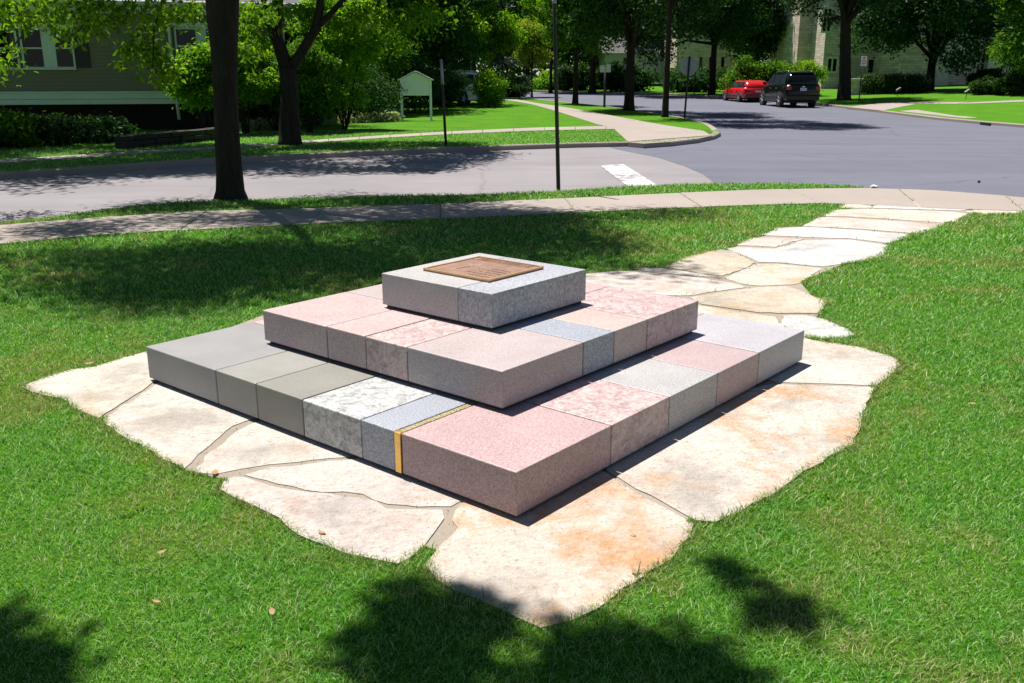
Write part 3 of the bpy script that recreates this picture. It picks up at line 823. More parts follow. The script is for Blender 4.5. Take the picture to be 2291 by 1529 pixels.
# siding face is proud by 16 mm: windows sit on it
for (pa, pb) in ((-85, -25), (-12, 43), (58, 101), (122, 167)):
    xa, zs = hl(pa, 150); xb, _ = hl(pb, 150)
    w_ = house_window(xa, xb, zs, hl(pa, 66)[1])
    w_.location.y = -0.04
for (pa, pb) in ((400, 443), (462, 505), (640, 680)):
    xa, zs = hl(pa, 140); xb, _ = hl(pb, 140)
    w_ = house_window(xa, xb, zs, hl(pa, 66)[1])
    w_.location.y = -0.04
for (pa, pb, y0, y1) in ((-95, 172, 156, 150.5), (383, 520, 146, 140.5)):
    xa, za = hl(pa, y0); xb, zc = hl(pb, y1)
    box("window_sill", (xa, -0.14, zc - 0.08), (xb, -0.03, zc - 0.035), M['white'], house, bev=0.005)
xa, za = hl(104, 156); xb, zc = hl(119, 62)
box("mullion_post", (xa, -0.085, za), (xb, -0.031, zc), M['white'], house)
xa, za = hl(445, 146); xb, zc = hl(460, 60)
box("mullion_post", (xa, -0.085, za), (xb, -0.031, zc), M['white'], house)
for (pa, pb) in ((-95, 172), (383, 520)):
    xa, _ = hl(pa, 60); xb, _ = hl(pb, 60); zc = hl(pa, 64)[1]
    box("window_head", (xa, -0.12, zc + 0.04), (xb, -0.03, zc + 0.16), M['white'], house, bev=0.006)
for (pa, pb) in ((173, 194), (-118, -96)):
    xa, za = hl(pa, 152); xb, zc = hl(pb, 66)
    sh = box("shutter", (xa, -0.055, za), (xb, -0.02, zc), M['shutter'], house)
    for k in range(14):
        z = za + (k + 0.5) * (zc - za) / 14
        box("slat", (xa + 0.03, -0.066, z - 0.03), (xb - 0.03, -0.057, z + 0.03), M['shutter'], sh)
# low rubble wall in the shade
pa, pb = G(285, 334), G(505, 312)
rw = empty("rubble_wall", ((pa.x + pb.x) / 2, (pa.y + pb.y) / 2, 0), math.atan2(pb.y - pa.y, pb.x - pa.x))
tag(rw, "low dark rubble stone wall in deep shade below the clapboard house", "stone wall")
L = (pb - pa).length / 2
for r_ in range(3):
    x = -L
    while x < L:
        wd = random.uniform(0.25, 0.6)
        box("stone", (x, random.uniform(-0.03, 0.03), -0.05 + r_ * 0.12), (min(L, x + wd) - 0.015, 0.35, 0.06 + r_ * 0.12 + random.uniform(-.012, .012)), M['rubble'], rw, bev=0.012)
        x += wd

# ------------------------------------------------------------------ the stone hall on the right
HY = 79.6
hall = empty("stone_hall", (0, 0, 0))
tag(hall, "tan limestone collegiate hall with stepped corner bay behind trees at right", "building")
def hw(px, y): return at(px, 100, y).x
XA, XB, YA = 24.5, 25.6, 83.3
zg = -0.6
bm = bmesh.new()
plan = [(XA, 92.0), (XA, YA), (XB, YA), (XB, HY), (hw(2430, HY), HY), (hw(2430, HY), 92.0)]
lo_ = [bm.verts.new((x, y, zg)) for x, y in plan]; hi_ = [bm.verts.new((x, y, 13.0)) for x, y in plan]
for k in range(6): bm.faces.new((lo_[k], lo_[(k + 1) % 6], hi_[(k + 1) % 6], hi_[k]))
bm.faces.new(hi_); bm.faces.new(lo_[::-1])
obj_bm("wall", bm, M['ashlar'], hall)
box("porch_wall", (hw(1975, HY - 1.6), HY - 1.6, zg), (hw(2105, HY - 1.6), HY + 0.01, 4.6), M['ashlar'], hall)
box("parapet_coping", (hw(1975, HY - 1.6) - 0.1, HY - 1.7, 4.602), (hw(2105, HY - 1.6) + 0.1, HY + 0.008, 4.85), M['trimstone'], hall)
def hall_window(a0, a1, z0, z1, flat, side=False, n=2, rows=2):
    """flat: the wall plane (y of a front wall, x of a side wall)"""
    def bx(nm, u0, u1, d0, d1, w0, w1, mat, par):
        if side: return box(nm, (flat - d1, u0, w0), (flat - d0, u1, w1), mat, par)
        return box(nm, (u0, flat - d1, w0), (u1, flat - d0, w1), mat, par)
    f = bx("window", a0, a1, -0.008, 0.02, z0, z1, M['glass'], hall)
    t = 0.15
    bx("stone_surround", a0 - t, a0, -0.009, 0.09, z0 - t, z1 + t, M['trimstone'], f)
    bx("stone_surround", a1, a1 + t, -0.009, 0.09, z0 - t, z1 + t, M['trimstone'], f)
    bx("lintel", a0 + 0.001, a1 - 0.001, -0.009, 0.10, z1, z1 + t + 0.06, M['trimstone'], f)
    bx("sill", a0 + 0.001, a1 - 0.001, -0.009, 0.14, z0 - t, z0, M['trimstone'], f)
    for k in range(1, n):
        x = a0 + (a1 - a0) * k / n
        bx("mullion", x - 0.06, x + 0.06, 0.021, 0.07, z0 + 0.001, z1 - 0.001, M['trimstone'], f)
    for k in range(1, rows):
        z = z0 + (z1 - z0) * (0.64 if rows == 2 else k / rows)
        bx("transom", a0 + 0.002, a1 - 0.002, 0.022, 0.06, z - 0.05, z + 0.05, M['trimstone'], f)
def fw(px0, px1, py0, py1, **kw):
    p = at(px0, py1, HY); q = at(px1, py0, HY)
    hall_window(p.x, q.x, p.z, q.z, HY, **kw)
def sw(px0, px1, py0, py1, X):
    y1 = X / ((px0 - PW / 2) / PF) / 1.0; y0 = X / ((px1 - PW / 2) / PF)
    for _ in range(6):
        y1 = y1 * X / at(px0, py0, y1).x; y0 = y0 * X / at(px1, py0, y0).x
    ym = (y0 + y1) / 2
    hall_window(y0, y1, at(px0, py1, ym).z, at(px0, py0, ym).z, X, side=True)
sw(1728, 1744, 76, 130, XA); sw(1741, 1757, 16, 46, XA)
sw(1786, 1800, 76, 130, XB); sw(1786, 1800, 16, 46, XB)
fw(1938, 1956, 134, 184, n=1, rows=1)
fw(2180, 2204, 120, 182); fw(2246, 2264, 120, 184); fw(2120, 2140, 30, 80); fw(2200, 2222, 30, 80)
fw(2275, 2291, 20, 84); fw(1840, 1860, 20, 70); fw(1945, 1965, 30, 80); fw(1850, 1872, 132, 160, n=2, rows=1)
for px in (2115, 2228):
    x = hw(px, HY - 0.6)
    box("buttress", (x - 0.5, HY - 0.8, zg), (x + 0.5, HY + 0.006, 8), M['trimstone'], hall, bev=0.02)
bm = bmesh.new()
x0, x1 = XA - 0.3, hw(2430, HY) + 0.3
vs = [bm.verts.new(c) for c in ((x0, HY - 0.4, 13.05), (x1, HY - 0.4, 13.05), (x1, 86, 18), (x0, 86, 18), (x1, 92.4, 13.05), (x0, 92.4, 13.05))]
for q in ((0, 1, 2, 3), (3, 2, 4, 5), (0, 3, 5), (1, 4, 2), (0, 5, 4, 1)): bm.faces.new([vs[i] for i in q])
obj_bm("roof", bm, M['roof'], hall)
# a further stone wing seen between trunks, left of the hall
wing = empty("stone_wing", (0, 96, 0))
tag(wing, "pale stone wing glimpsed between dark trunks behind the stop sign", "building")
box("wall", (hw(1515, 96), 0, 0), (hw(1650, 96), 8, 9), M['ashlar'], wing)
for px in (1563, 1585, 1612, 1640):
    p = at(px, 165, 96); q = at(px + 9, 128, 96)
    f = box("window", (p.x, -0.03, p.z), (q.x, 0.008, q.z), M['glass'], wing)
    box("sill", (p.x - 0.1, -0.12, p.z - 0.15), (q.x + 0.1, 0.009, p.z), M['trimstone'], f)
bm = bmesh.new()
x0, x1 = hw(1515, 96) - 0.3, hw(1650, 96) + 0.3
vs = [bm.verts.new(c) for c in ((x0, -0.4, 9.02), (x1, -0.4, 9.02), (x1, 4, 12.5), (x0, 4, 12.5), (x1, 8.4, 9.02), (x0, 8.4, 9.02))]
for q in ((0, 1, 2, 3), (3, 2, 4, 5), (0, 3, 5), (1, 4, 2)): bm.faces.new([vs[i] for i in q])
obj_bm("roof", bm, M['roof'], wing)
# far grey house across the side street
fh = empty("far_grey_house", (0, 104, 0))
tag(fh, "far grey house with white base seen between trunks over a sunny lawn", "house")
p, q = at(1352, 184, 104), at(1412, 120, 104)
box("wall", (p.x, 0, p.z + 0.35), (q.x + 4, 7, q.z), M['signback'], fh)
box("white_base", (p.x - 0.05, -0.06, p.z - 0.1), (q.x + 4.05, 6.9, p.z + 0.345), M['white'], fh)
f = box("window", (p.x + 2.0, -0.03, p.z + 1.1), (p.x + 2.9, 0.01, p.z + 2.5), M['glass'], fh)
box("window_frame", (p.x + 1.9, -0.05, p.z + 1.0), (p.x + 3.0, -0.031, p.z + 1.098), M['white'], f)
bm = bmesh.new()
x0, x1 = p.x - 0.3, q.x + 4.3
vs = [bm.verts.new(c) for c in ((x0, -0.4, q.z + 0.02), (x1, -0.4, q.z + 0.02), (x1, 3.5, q.z + 2.6), (x0, 3.5, q.z + 2.6), (x1, 7.4, q.z + 0.02), (x0, 7.4, q.z + 0.02))]
for qq in ((0, 1, 2, 3), (3, 2, 4, 5), (0, 3, 5), (1, 4, 2)): bm.faces.new([vs[i] for i in qq])
obj_bm("roof", bm, M['roof'], fh)
# stone gate pier by the hedge
pp = at(1908, 190, 66)
pier = empty("stone_pier", (pp.x, 66, hz(pp.x, 66)))
tag(pier, "squat stone pier with flat cap at the left end of the clipped hedge", "pier")
box("pier_shaft", (-0.45, -0.45, -0.1), (0.45, 0.45, 0.95), M['ashlar'], pier)
box("cap", (-0.52, -0.52, 0.952), (0.52, 0.52, 1.08), M['trimstone'], pier, bev=0.02)

# ------------------------------------------------------------------ trees and shrubs
def leaf_cloud(centres, radii, counts, size, rg, up=0.35, shell=0.55, aspect=0.55, droop=0.0):
    """leaf blades spread through clumps; returns verts, quads"""
    P = []; Nn = []
    for c, r, n in zip(centres, radii, counts):
        d = rg.normal(size=(n, 3)); d /= np.linalg.norm(d, axis=1)[:, None]
        rad = shell + (1 - shell) * rg.random(n) ** 0.6
        rad *= 1 + 0.18 * rg.normal(size=n)
        P.append(np.asarray(c)[None] + d * rad[:, None] * np.asarray(r)[None])
        nn = d * 0.6 + rg.normal(size=(n, 3)) * 0.7 + np.array([0, 0, up])
        Nn.append(nn)
    P = np.concatenate(P); Nn = np.concatenate(Nn)
    Nn /= np.linalg.norm(Nn, axis=1)[:, None]
    k = len(P)
    rnd = rg.normal(size=(k, 3)); rnd[:, 2] -= droop * 2.5
    T = np.cross(Nn, np.cross(rnd, Nn)); T /= np.linalg.norm(T, axis=1)[:, None] + 1e-9
    B = np.cross(Nn, T)
    L = size * (0.6 + 0.8 * rg.random(k))[:, None]
    W_ = L * aspect
    v0 = P; v2 = P + T * L - Nn * L * 0.12
    mid = P + T * L * 0.5
    v1 = mid + B * W_ * 0.5 + Nn * L * 0.06; v3 = mid - B * W_ * 0.5 + Nn * L * 0.06
    verts = np.stack([v0, v1, v2, v3], 1).reshape(-1, 3)
    return verts, np.arange(k * 4)
def scatter_clumps(c, r, n, rg, cr, bottom=-0.9):
    out = []
    while len(out) < n:
        d = rg.normal(size=3); d /= np.linalg.norm(d)
        if d[2] < bottom: continue
        q = d * (0.45 + 0.5 * rg.random())
        out.append(np.asarray(c) + q * np.asarray(r))
    rad = [np.array([1, 1, 0.7]) * cr * rg.uniform(0.7, 1.3) for _ in out]
    return out, rad
def tree(name, label, base, trunk, limbs, clumps, leaf, size, mat, bark_, seed, cat="tree", group=None, per=420, shell=0.5, aspect=0.55, droop=0.0, up=0.35):
    """trunk/limbs: lists of (points, radii) relative to base; clumps: list of (centre, radius)"""
    rg = np.random.default_rng(seed)
    t = empty(name, base)
    tag(t, label, cat, group)
    for i, (pts, rads) in enumerate([trunk] + limbs if trunk else limbs):
        tube("trunk" if i == 0 and trunk else "limb", pts, rads, bark_, t, 10 if i == 0 else 7)
    if clumps:
        cs = [q[0] for q in clumps]; rs = [np.array([q[1], q[1], q[1] * 0.75]) if np.isscalar(q[1]) else np.array(q[1]) for q in clumps]
        vol = [np.prod(r) ** (2 / 3) for r in rs]
        m = np.mean(vol)
        cn = [q[2] if len(q) > 2 else max(20, int(per * v / m)) for q, v in zip(clumps, vol)]
        vv, ff = leaf_cloud(cs, rs, cn, size, rg, up, shell, aspect, droop)
        obj_np("crown", vv, ff, 4, mat, t)
    return t
def round_tree(name, label, px, py, trunk_w, trunk_h, crown_c, crown_r, nclump, clump_r, per, size, mat, seed, bk='bark', lean=(0, 0), base=None, **kw):
    rg = np.random.default_rng(seed + 1000)
    b = base if base is not None else G(px, py)
    z = hz(b.x, b.y)
    cs, rs = scatter_clumps(crown_c, crown_r, nclump, rg, clump_r)
    tops = []
    r0 = trunk_w / 2
    th = trunk_h
    tr = ([(0, 0, -0.1), (lean[0] * 0.05, lean[1] * 0.05, 0.12), (lean[0] * 0.15, lean[1] * 0.15, th * 0.25), (lean[0] * 0.55, lean[1] * 0.55, th * 0.6), (lean[0], lean[1], th), (crown_c[0] * 0.7 + lean[0] * 0.3, crown_c[1] * 0.7 + lean[1] * 0.3, crown_c[2])],
          [r0 * 1.55, r0 * 1.2, r0 * 1.0, r0 * 0.9, r0 * 0.82, r0 * 0.4])
    limbs = []
    for k in range(min(7, nclump)):
        e = cs[k * max(1, nclump // 7) % nclump]
        s = np.array([lean[0], lean[1], th * rg.uniform(0.85, 1.05)])
        mid = (s + np.array(e)) / 2 + np.array([0, 0, 0.25 * np.linalg.norm(np.array(e) - s) * 0.4])
        limbs.append(([tuple(s), tuple(mid), tuple(e)], [r0 * 0.5, r0 * 0.3, r0 * 0.1]))
    return tree(name, label, (b.x, b.y, z - 0.02), tr, limbs, list(zip(cs, rs)), None, size, M[mat], M[bk], seed, per=per, **kw)

# the big street tree in front (its crown shades the lawn)
b = G(517, 446)
rg = np.random.default_rng(11)
def rel(px, py, y): 
    p = at(px, py, y); return (p.x - b.x, p.y - b.y, p.z)
cl = []
for k in range(80):
    d = rg.normal(size=3); d /= np.linalg.norm(d)
    q = d * (0.35 + 0.6 * rg.random()) * np.array([4.6, 4.0, 3.4])
    if q[2] < -2.6 or q[0] < -3.0: continue
    cl.append(((q[0] + 0.1, q[1] - 0.2, 7.6 + q[2]), rg.uniform(0.6, 1.05)))
# crown reaching right, shading the far end of the lawn
for (sx, sy, z, r_) in ((1150, 520, 6.2, 0.8), (1250, 490, 6.5, 0.7), (1330, 540, 6.0, 0.6), (1380, 560, 5.6, 0.5), (1000, 560, 6.0, 0.9), (850, 600, 5.8, 0.8), (650, 640, 6.0, 0.7), (420, 650, 6.0, 0.9), (150, 640, 6.4, 0.9), (60, 580, 6.6, 1.0), (1180, 590, 5.8, 0.5), (300, 600, 6.3, 1.0), (560, 580, 6.2, 1.0), (760, 560, 6.2, 1.0)):
    g_ = G(sx, sy); k = z / math.tan(R(SUN_EL))
    cl.append(((g_.x + math.sin(R(SUN_AZ)) * k - b.x, g_.y + math.cos(R(SUN_AZ)) * k - b.y, z), (r_, r_, r_ * 0.6)))
low = [(-60, 60, 12, .5), (-30, 130, 12.5, .5), (110, 20, 12.5, .45), (160, 60, 13, .4), (210, 50, 13.2, .38), (250, 20, 13, .4), (330, 15, 13, .4), (60, 20, 12, .5),
       (285, 120, 13.5, .2), (320, 90, 13.5, .3), (345, 130, 13.6, .38), (365, 160, 13.6, .32), (330, 115, 13.5, .3), (330, 60, 13.5, .28), (290, 105, 13.5, .2), (372, 185, 13.6, .18), (400, 30, 13.6, .36), (440, 12, 13.4, .3), (540, 60, 14, .3), (560, 110, 14.2, .25), (555, 20, 14, .35), (600, 30, 14.5, .3), (-20, 20, 12, .5), (200, 10, 12.6, .45), (260, 140, 13.6, .12)]
for (x, y, d_, r_) in low:
    cl.append((rel(x, y, d_), (r_, r_, r_ * 0.6)))
def tx(px, py): return (rel(px, py, b.y)[0], 0, rel(px, py, b.y)[2])
tr = ([(0, 0, -0.1), (0, 0, 0.05), (0, 0, 0.14), tx(513, 380), tx(506, 260), tx(504, 190), tx(501, 110), tx(498, 40), tx(497, -10), (0.0, 0.1, 4.2), (0.1, 0, 7.0)], [0.25, 0.212, 0.185, 0.166, 0.152, 0.150, 0.163, 0.190, 0.205, 0.17, 0.07])
limbs = [([(-0.12, 0, 2.7), (-1.2, 0.2, 4.4), (-2.6, 0.4, 6.0)], [.12, .09, .04]), ([(-0.1, 0, 3.1), (1.3, -0.6, 5.0), (3.0, -1.4, 6.4)], [.12, .08, .03]),
         ([(-0.1, 0, 3.4), (0.4, -1.4, 5.2), (0.9, -3.2, 6.2)], [.1, .07, .03]), ([(-0.1, 0, 3.5), (0.2, 1.5, 5.4), (0.3, 2.8, 7.2)], [.1, .07, .03]),
         ([(-0.12, 0, 3.0), rel(380, -60, 13.3), rel(345, 60, 13.5), rel(340, 150, 13.6)], [.05, .03, .014, .006]),
         ([(-0.12, 0, 3.1), rel(200, -70, 13.0), rel(100, 20, 12.8), rel(20, 110, 13)], [.06, .035, .018, .008]),
         ([(-0.12, 0, 3.2), rel(300, -60, 13.2), rel(210, 30, 13.2), rel(150, 90, 13)], [.05, .03, .014, .006])]
tree("street_tree", "large street tree with thick dark trunk on the near verge", (b.x, b.y, -0.02), tr, limbs, cl, None, 0.105, M['lf_locust'], M['bark'], 21, per=640, shell=0.15, aspect=0.42, droop=0.3)

# off to the left beside the photographer: the tree whose outer twigs shade the foreground
def above(px, py, z):
    g_ = G(px, py); k = z / math.tan(R(SUN_EL))
    return Vector((g_.x + math.sin(R(SUN_AZ)) * k, g_.y + math.cos(R(SUN_AZ)) * k, z))
fb = Vector((-8.2, 4.6, 0))
cl = []; limbs = []
rg = np.random.default_rng(31)
for k in range(40):
    d = rg.normal(size=3); d /= np.linalg.norm(d)
    q = d * (0.35 + 0.6 * rg.random()) * np.array([2.6, 2.6, 2.4])
    cl.append(((q[0] - 0.6, q[1] + 0.6, 7.6 + q[2]), rg.uniform(0.6, 0.9)))
spots = [(930, 1370, 6.4, .15), (1000, 1440, 6.5, .2), (860, 1420, 6.3, .14), (1080, 1380, 6.6, .12), (900, 1500, 6.5, .16), (1000, 1520, 6.4, .14), (920, 1320, 6.3, .09), (1060, 1330, 6.5, .07), (980, 1580, 6.5, .2),
         (1280, 1440, 6.4, .09), (1350, 1420, 6.5, .10), (1450, 1460, 6.6, .13), (1540, 1460, 6.4, .12), (1580, 1510, 6.5, .13), (1440, 1520, 6.5, .14), (1330, 1500, 6.3, .12), (1240, 1520, 6.3, .12), (1350, 1590, 6.5, .2), (1520, 1580, 6.5, .18), (1640, 1520, 6.4, .08),
         (1620, 1265, 6.4, .05), (1670, 1300, 6.5, .065), (1720, 1340, 6.4, .07), (1770, 1385, 6.5, .09), (1810, 1370, 6.5, .07), (1700, 1365, 6.3, .04),
         (20, 1440, 6.4, .12), (60, 1480, 6.3, .12), (10, 1520, 6.5, .16), (90, 1530, 6.5, .12), (-40, 1400, 6.4, .14)]
for (x, y, z, r_) in spots:
    p = above(x, y, z) - fb
    cl.append(((p.x, p.y, p.z), (r_ * 1.15, r_ * 1.15, r_ * 0.45), max(26, int(r_ * r_ * 5200))))
p1, p2, p3 = above(950, 1440, 6.35) - fb, above(1450, 1480, 6.4) - fb, above(1760, 1390, 6.45) - fb
limbs.append(([(0, 0, 3.8), (2.6, 0.1, 5.8), tuple(above(60, 1640, 6.3) - fb), tuple(above(700, 1660, 6.35) - fb), tuple(p1)], [.12, .08, .04, .03, .014]))
limbs.append(([tuple(p1), tuple((p1 + p2) / 2 + Vector((0, -0.12, 0.05))), tuple(p2), tuple(p3)], [.018, .014, .010, .006]))
for k in range(5):
    e = cl[k * 6][0]
    limbs.append(([(0, 0, 3.4 + 0.2 * k), (e[0] * 0.5, e[1] * 0.5, 5.6), e], [.11, .07, .03]))
tree("lawn_tree", "tree standing just left of the picture whose twigs shade the front grass", (fb.x, fb.y, -0.02),
     ([(0, 0, -0.1), (0, 0, 0.1), (0.03, 0, 0.8), (0.05, 0, 3.4), (-0.2, 0.2, 7.4)], [.27, .22, .19, .17, .06]), limbs, cl, None, 0.10, M['lf_locust'], M['bark'], 32, per=330, shell=0.05, aspect=0.5)

# forked tree on the far verge
b = G(650, 324)
fy = b.y
def rel2(px, py, dy=0.0):
    p = at(px, py, fy + dy); return (p.x - b.x, dy, p.z)
tr = ([(0, 0, -0.1), (0, 0, 0.12), rel2(648, 260), rel2(648, 200), rel2(643, 150)], [.34, .27, .235, .20, .21])
limbs = [([rel2(643, 158), rel2(625, 100), rel2(612, 70), rel2(590, 45), rel2(560, 15)], [.18, .155, .14, .10, .06]),
         ([rel2(612, 72), rel2(624, 40), rel2(622, -40), rel2(615, -160, 0.8)], [.12, .12, .10, .05]),
         ([rel2(648, 152), rel2(672, 120), rel2(705, 65), rel2(716, 15), rel2(722, -90, -0.6)], [.14, .125, .11, .10, .05]),
         ([rel2(704, 62), rel2(735, 35), rel2(770, -5), rel2(840, -50)], [.09, .075, .06, .03])]
cl = []
rg = np.random.default_rng(41)
for k in range(54):
    d = rg.normal(size=3); d /= np.linalg.norm(d)
    q = d * (0.35 + 0.6 * rg.random()) * np.array([4.4, 4.2, 3.4])
    if q[2] < -2.4: continue
    cl.append(((q[0] + 0.3, q[1] - 0.4, 7.0 + q[2]), rg.uniform(0.7, 1.1)))
for (x, y, dy, r_) in ((560, 60, -1, .5), (590, 90, 1, .4), (550, 130, .5, .35), (600, 20, -.5, .5), (700, 30, 1, .4), (760, 50, 1, .5), (820, 20, 0, .6), (880, 45, .5, .6), (800, 70, 1, .4), (570, 170, 1, .3), (940, 30, .5, .6), (670, 20, 1.0, .35), (900, 100, 1.5, .45)):
    cl.append((rel2(x, y, dy), (r_, r_, r_ * .6)))
tree("forked_tree", "forked dark tree on the far verge left of the white notice board", (b.x, b.y, -0.02), tr, limbs, cl, None, 0.17, M['lf_locust'], M['bark'], 42, per=480, shell=0.2, aspect=0.45, droop=0.3)

# street trees along the side street
round_tree("street_tree", "stout street tree with leafy dark crown left of the slim corner trunk", 1407, 247, 0.46, 3.0, (0.4, 0, 6.4), (4.2, 4.0, 4.0), 60, 1.1, 460, 0.20, 'lf_dark', 51)
round_tree("street_tree", "slim street tree with short trunk beside the pink side path", 1287, 232, 0.30, 2.6, (0.2, 0, 5.6), (2.2, 2.2, 3.2), 34, 0.8, 340, 0.20, 'lf_mid', 52)
round_tree("young_maple", "young yellow-green maple with thin stem by the side street", 1190, 214, 0.13, 1.9, (0, 0, 3.7), (1.5, 1.5, 2.0), 26, 0.55, 330, 0.16, 'lf_yellow', 53)
round_tree("street_tree", "tall dark tree across the side street behind the stop sign", 1592, 212, 0.5, 3.6, (-2.0, 0, 7.4), (5.6, 5.0, 5.4), 84, 1.35, 480, 0.24, 'lf_dark', 54)
round_tree("street_tree", "leaning grey trunked tree right of the black car", 1888, 224, 0.72, 4.6, (-0.8, 0, 8.0), (4.4, 4.2, 4.6), 56, 1.1, 380, 0.22, 'lf_linden', 55, lean=(-0.35, 0))
round_tree("linden_tree", "broad low linden casting dark shade on the lawn before the hall", 2078, 203, 0.62, 2.2, (0, 0, 6.4), (7.4, 5.2, 5.4), 110, 1.35, 430, 0.26, 'lf_linden', 56)
round_tree("street_tree", "dark tree over the hidden kerb right of the slim street tree", 1325, 206, 0.55, 3.0, (0.3, 0, 7.5), (4.2, 4.0, 4.8), 50, 1.2, 380, 0.24, 'lf_dark', 57)
round_tree("birch_tree", "small light green tree beyond the thin post at centre", 1232, 205, 0.28, 2.4, (0.2, 0, 6.2), (2.8, 2.6, 3.8), 36, 1.0, 330, 0.24, 'lf_light', 58)
round_tree("mountain_ash", "drooping light green tree behind the white notice board", 1135, 214, 0.22, 2.2, (-2.6, -6, 4.1), (3.4, 2.2, 1.9), 46, 0.75, 420, 0.24, 'lf_light', 59, droop=0.9, aspect=0.35)
round_tree("corner_tree", "leafy tree at the right edge before the hall windows", 2300, 212, 0.35, 2.0, (0, 0, 5.0), (2.6, 2.4, 4.4), 36, 0.95, 340, 0.22, 'lf_mid', 60)
round_tree("corner_tree", "slim straight dark trunk at the corner verge beside the stop sign", 1488, 262, 0.25, 4.6, (1.4, -1.6, 8.2), (4.3, 4.0, 3.2), 54, 1.05, 420, 0.18, 'lf_dark', 61)
# a tree beyond the left edge: its crown keeps the house front in shade
round_tree("yard_tree", "big yard tree left of the picture shading the clapboard house", 0, 0, 0.6, 4.0, (3.3, -0.4, 8.6), (5.0, 5.4, 3.2), 92, 1.15, 460, 0.17, 'lf_mid', 62, base=Vector((-14.6, 22.6, 0)))
# backdrop trees, each its own
far = [(560, 60, 44, 'lf_mid', "tree rising over the clapboard house roof at left", 6, 12),
       (300, 62, 52, 'lf_dark', "dark tree rising over the house behind the long eave", 7, 13),
       (60, 62, 50, 'lf_dark', "dark tree at the far left over the house roof", 7, 13),
       (740, 60, 46, 'lf_mid', "tall green tree directly behind the forked tree", 5.2, 12),
       (860, 60, 54, 'lf_dark', "dark tall tree behind the white notice board", 6, 14),
       (1180, 60, 110, 'lf_mid', "far tree closing the view down the side street", 7.5, 15),
       (1060, 60, 96, 'lf_dark', "far dark tree left of the end of the street", 7.5, 16),
       (1270, 60, 118, 'lf_dark', "far dark tree right of the end of the street", 8, 16),
       (1380, 60, 116, 'lf_mid', "far green tree behind the grey house", 8, 16),
       (1490, 60, 108, 'lf_dark', "far dark tree between the grey house and the stone wing", 7, 15),
       (1600, 60, 112, 'lf_dark', "far dark tree rising above the stone wing", 8, 17),
       (1690, 60, 90, 'lf_dark', "dark tree at the left corner of the stone hall", 4.0, 15)]
for i, (px, py, y, mk, lab, r_, h_) in enumerate(far):
    p = at(px, 170, y)
    round_tree("background_tree", lab, 0, 0, 0.55, 3.0, (0, 0, h_ * 0.5), (r_, r_ * 0.8, h_ * 0.5), 60, 1.6, 300, 0.34, mk, 70 + i, base=Vector((p.x, y, 0)), group="trees closing the background")
rg = np.random.default_rng(95)
cs = [(rg.uniform(-75, 75), rg.uniform(128, 150), rg.uniform(0.5, 21)) for k in range(620)]
vv, ff = leaf_cloud(cs, [np.array([4.2, 3.0, 2.6])] * 620, [110] * 620, 0.85, rg, 0.35, 0.2)
stuff(obj_np("far_wood", vv, ff, 4, M['lf_dark']), "far wood of dark trees closing the view behind everything", "wood")
# spruce
b = at(1045, 170, 66)
rg = np.random.default_rng(91); cl = []
for k in range(130):
    h_ = rg.random() ** 1.3
    rr = (1 - h_) * 4.2 * rg.uniform(0.3, 1.0); an = rg.uniform(0, 6.283)
    cl.append(((rr * math.cos(an), rr * math.sin(an), 1.6 + h_ * 13 - rr * 0.25), (0.75, 0.75, 0.22)))
tree("spruce_tree", "dark spruce with layered boughs behind the drooping tree", (b.x, 66, hz(b.x, 66)), ([(0, 0, -0.1), (0, 0, 5), (0, 0, 14.4)], [.3, .2, .03]), [], cl, None, 0.20, M['lf_spruce'], M['bark'], 92, per=240, shell=0.1, aspect=0.3, droop=0.6)

def shrub(name, label, base, r, h, n, cr, per, size, mat, seed, cat="shrub", group=None, z0=0.0, **kw):
    kw.setdefault('shell', 0.15)
    rg = np.random.default_rng(seed)
    cs, rs = scatter_clumps((0, 0, z0 + h * 0.5), (r[0], r[1], h * 0.5), n, rg, cr, -0.95)
    stems = [([(rg.normal() * 0.08, rg.normal() * 0.08, -0.05), tuple(np.array(cs[k % n]) * 0.5 + np.array([0, 0, 0.1])), tuple(cs[k % n])], [.035, .025, .01]) for k in range(5)]
    t = tree(name, label, base, None, stems, list(zip(cs, rs)), None, size, mat, M['bark'], seed, cat=cat, group=group, per=per, **kw)
    return t
def sh(px, y, r, h, lab, mk, seed, n=34, cr=0.40, per=360, size=0.105, name="leafy_shrub", cat="shrub", z0=0.0, **kw):
    p = at(px, 170, y)
    return shrub(name, lab, (p.x, y, hz(p.x, y) - 0.02), (r, r * 0.8), h, n, cr, per, size, M[mk], seed, cat, z0=z0, **kw)
sh(455, 27.0, 0.85, 2.0, "arching light green shrub left of the thick trunk before the downpipe", 'lf_light', 101, z0=0.5)
sh(545, 28.0, 1.05, 3.0, "tall loose light green shrub just right of the thick trunk", 'lf_light', 102, 46, .42, 380, .10, z0=0.4)
sh(610, 29.5, 1.2, 2.6, "green shrub behind the forked tree trunk", 'lf_mid', 103, z0=0.3)
sh(690, 28.5, 1.0, 2.4, "dense shrub just right of the forked tree trunk", 'lf_mid', 104, z0=0.4)
sh(765, 30.5, 1.35, 3.8, "tall small leaved shrub with several stems above the pale ground cover", 'lf_light', 105, 60, .45, 400, .10, z0=0.7)
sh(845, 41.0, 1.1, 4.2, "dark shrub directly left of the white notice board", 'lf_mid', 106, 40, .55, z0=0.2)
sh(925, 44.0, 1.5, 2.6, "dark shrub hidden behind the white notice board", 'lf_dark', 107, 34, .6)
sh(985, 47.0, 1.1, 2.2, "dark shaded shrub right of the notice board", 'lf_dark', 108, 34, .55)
sh(1092, 50.0, 0.85, 1.8, "bright sunlit rounded bush beside the white car", 'lf_light', 109, 40, .42, 360)
sh(640, 33, 2.6, 3.4, "deep shade hedge shrub under the house windows", 'lf_dark', 110, 44, .7)
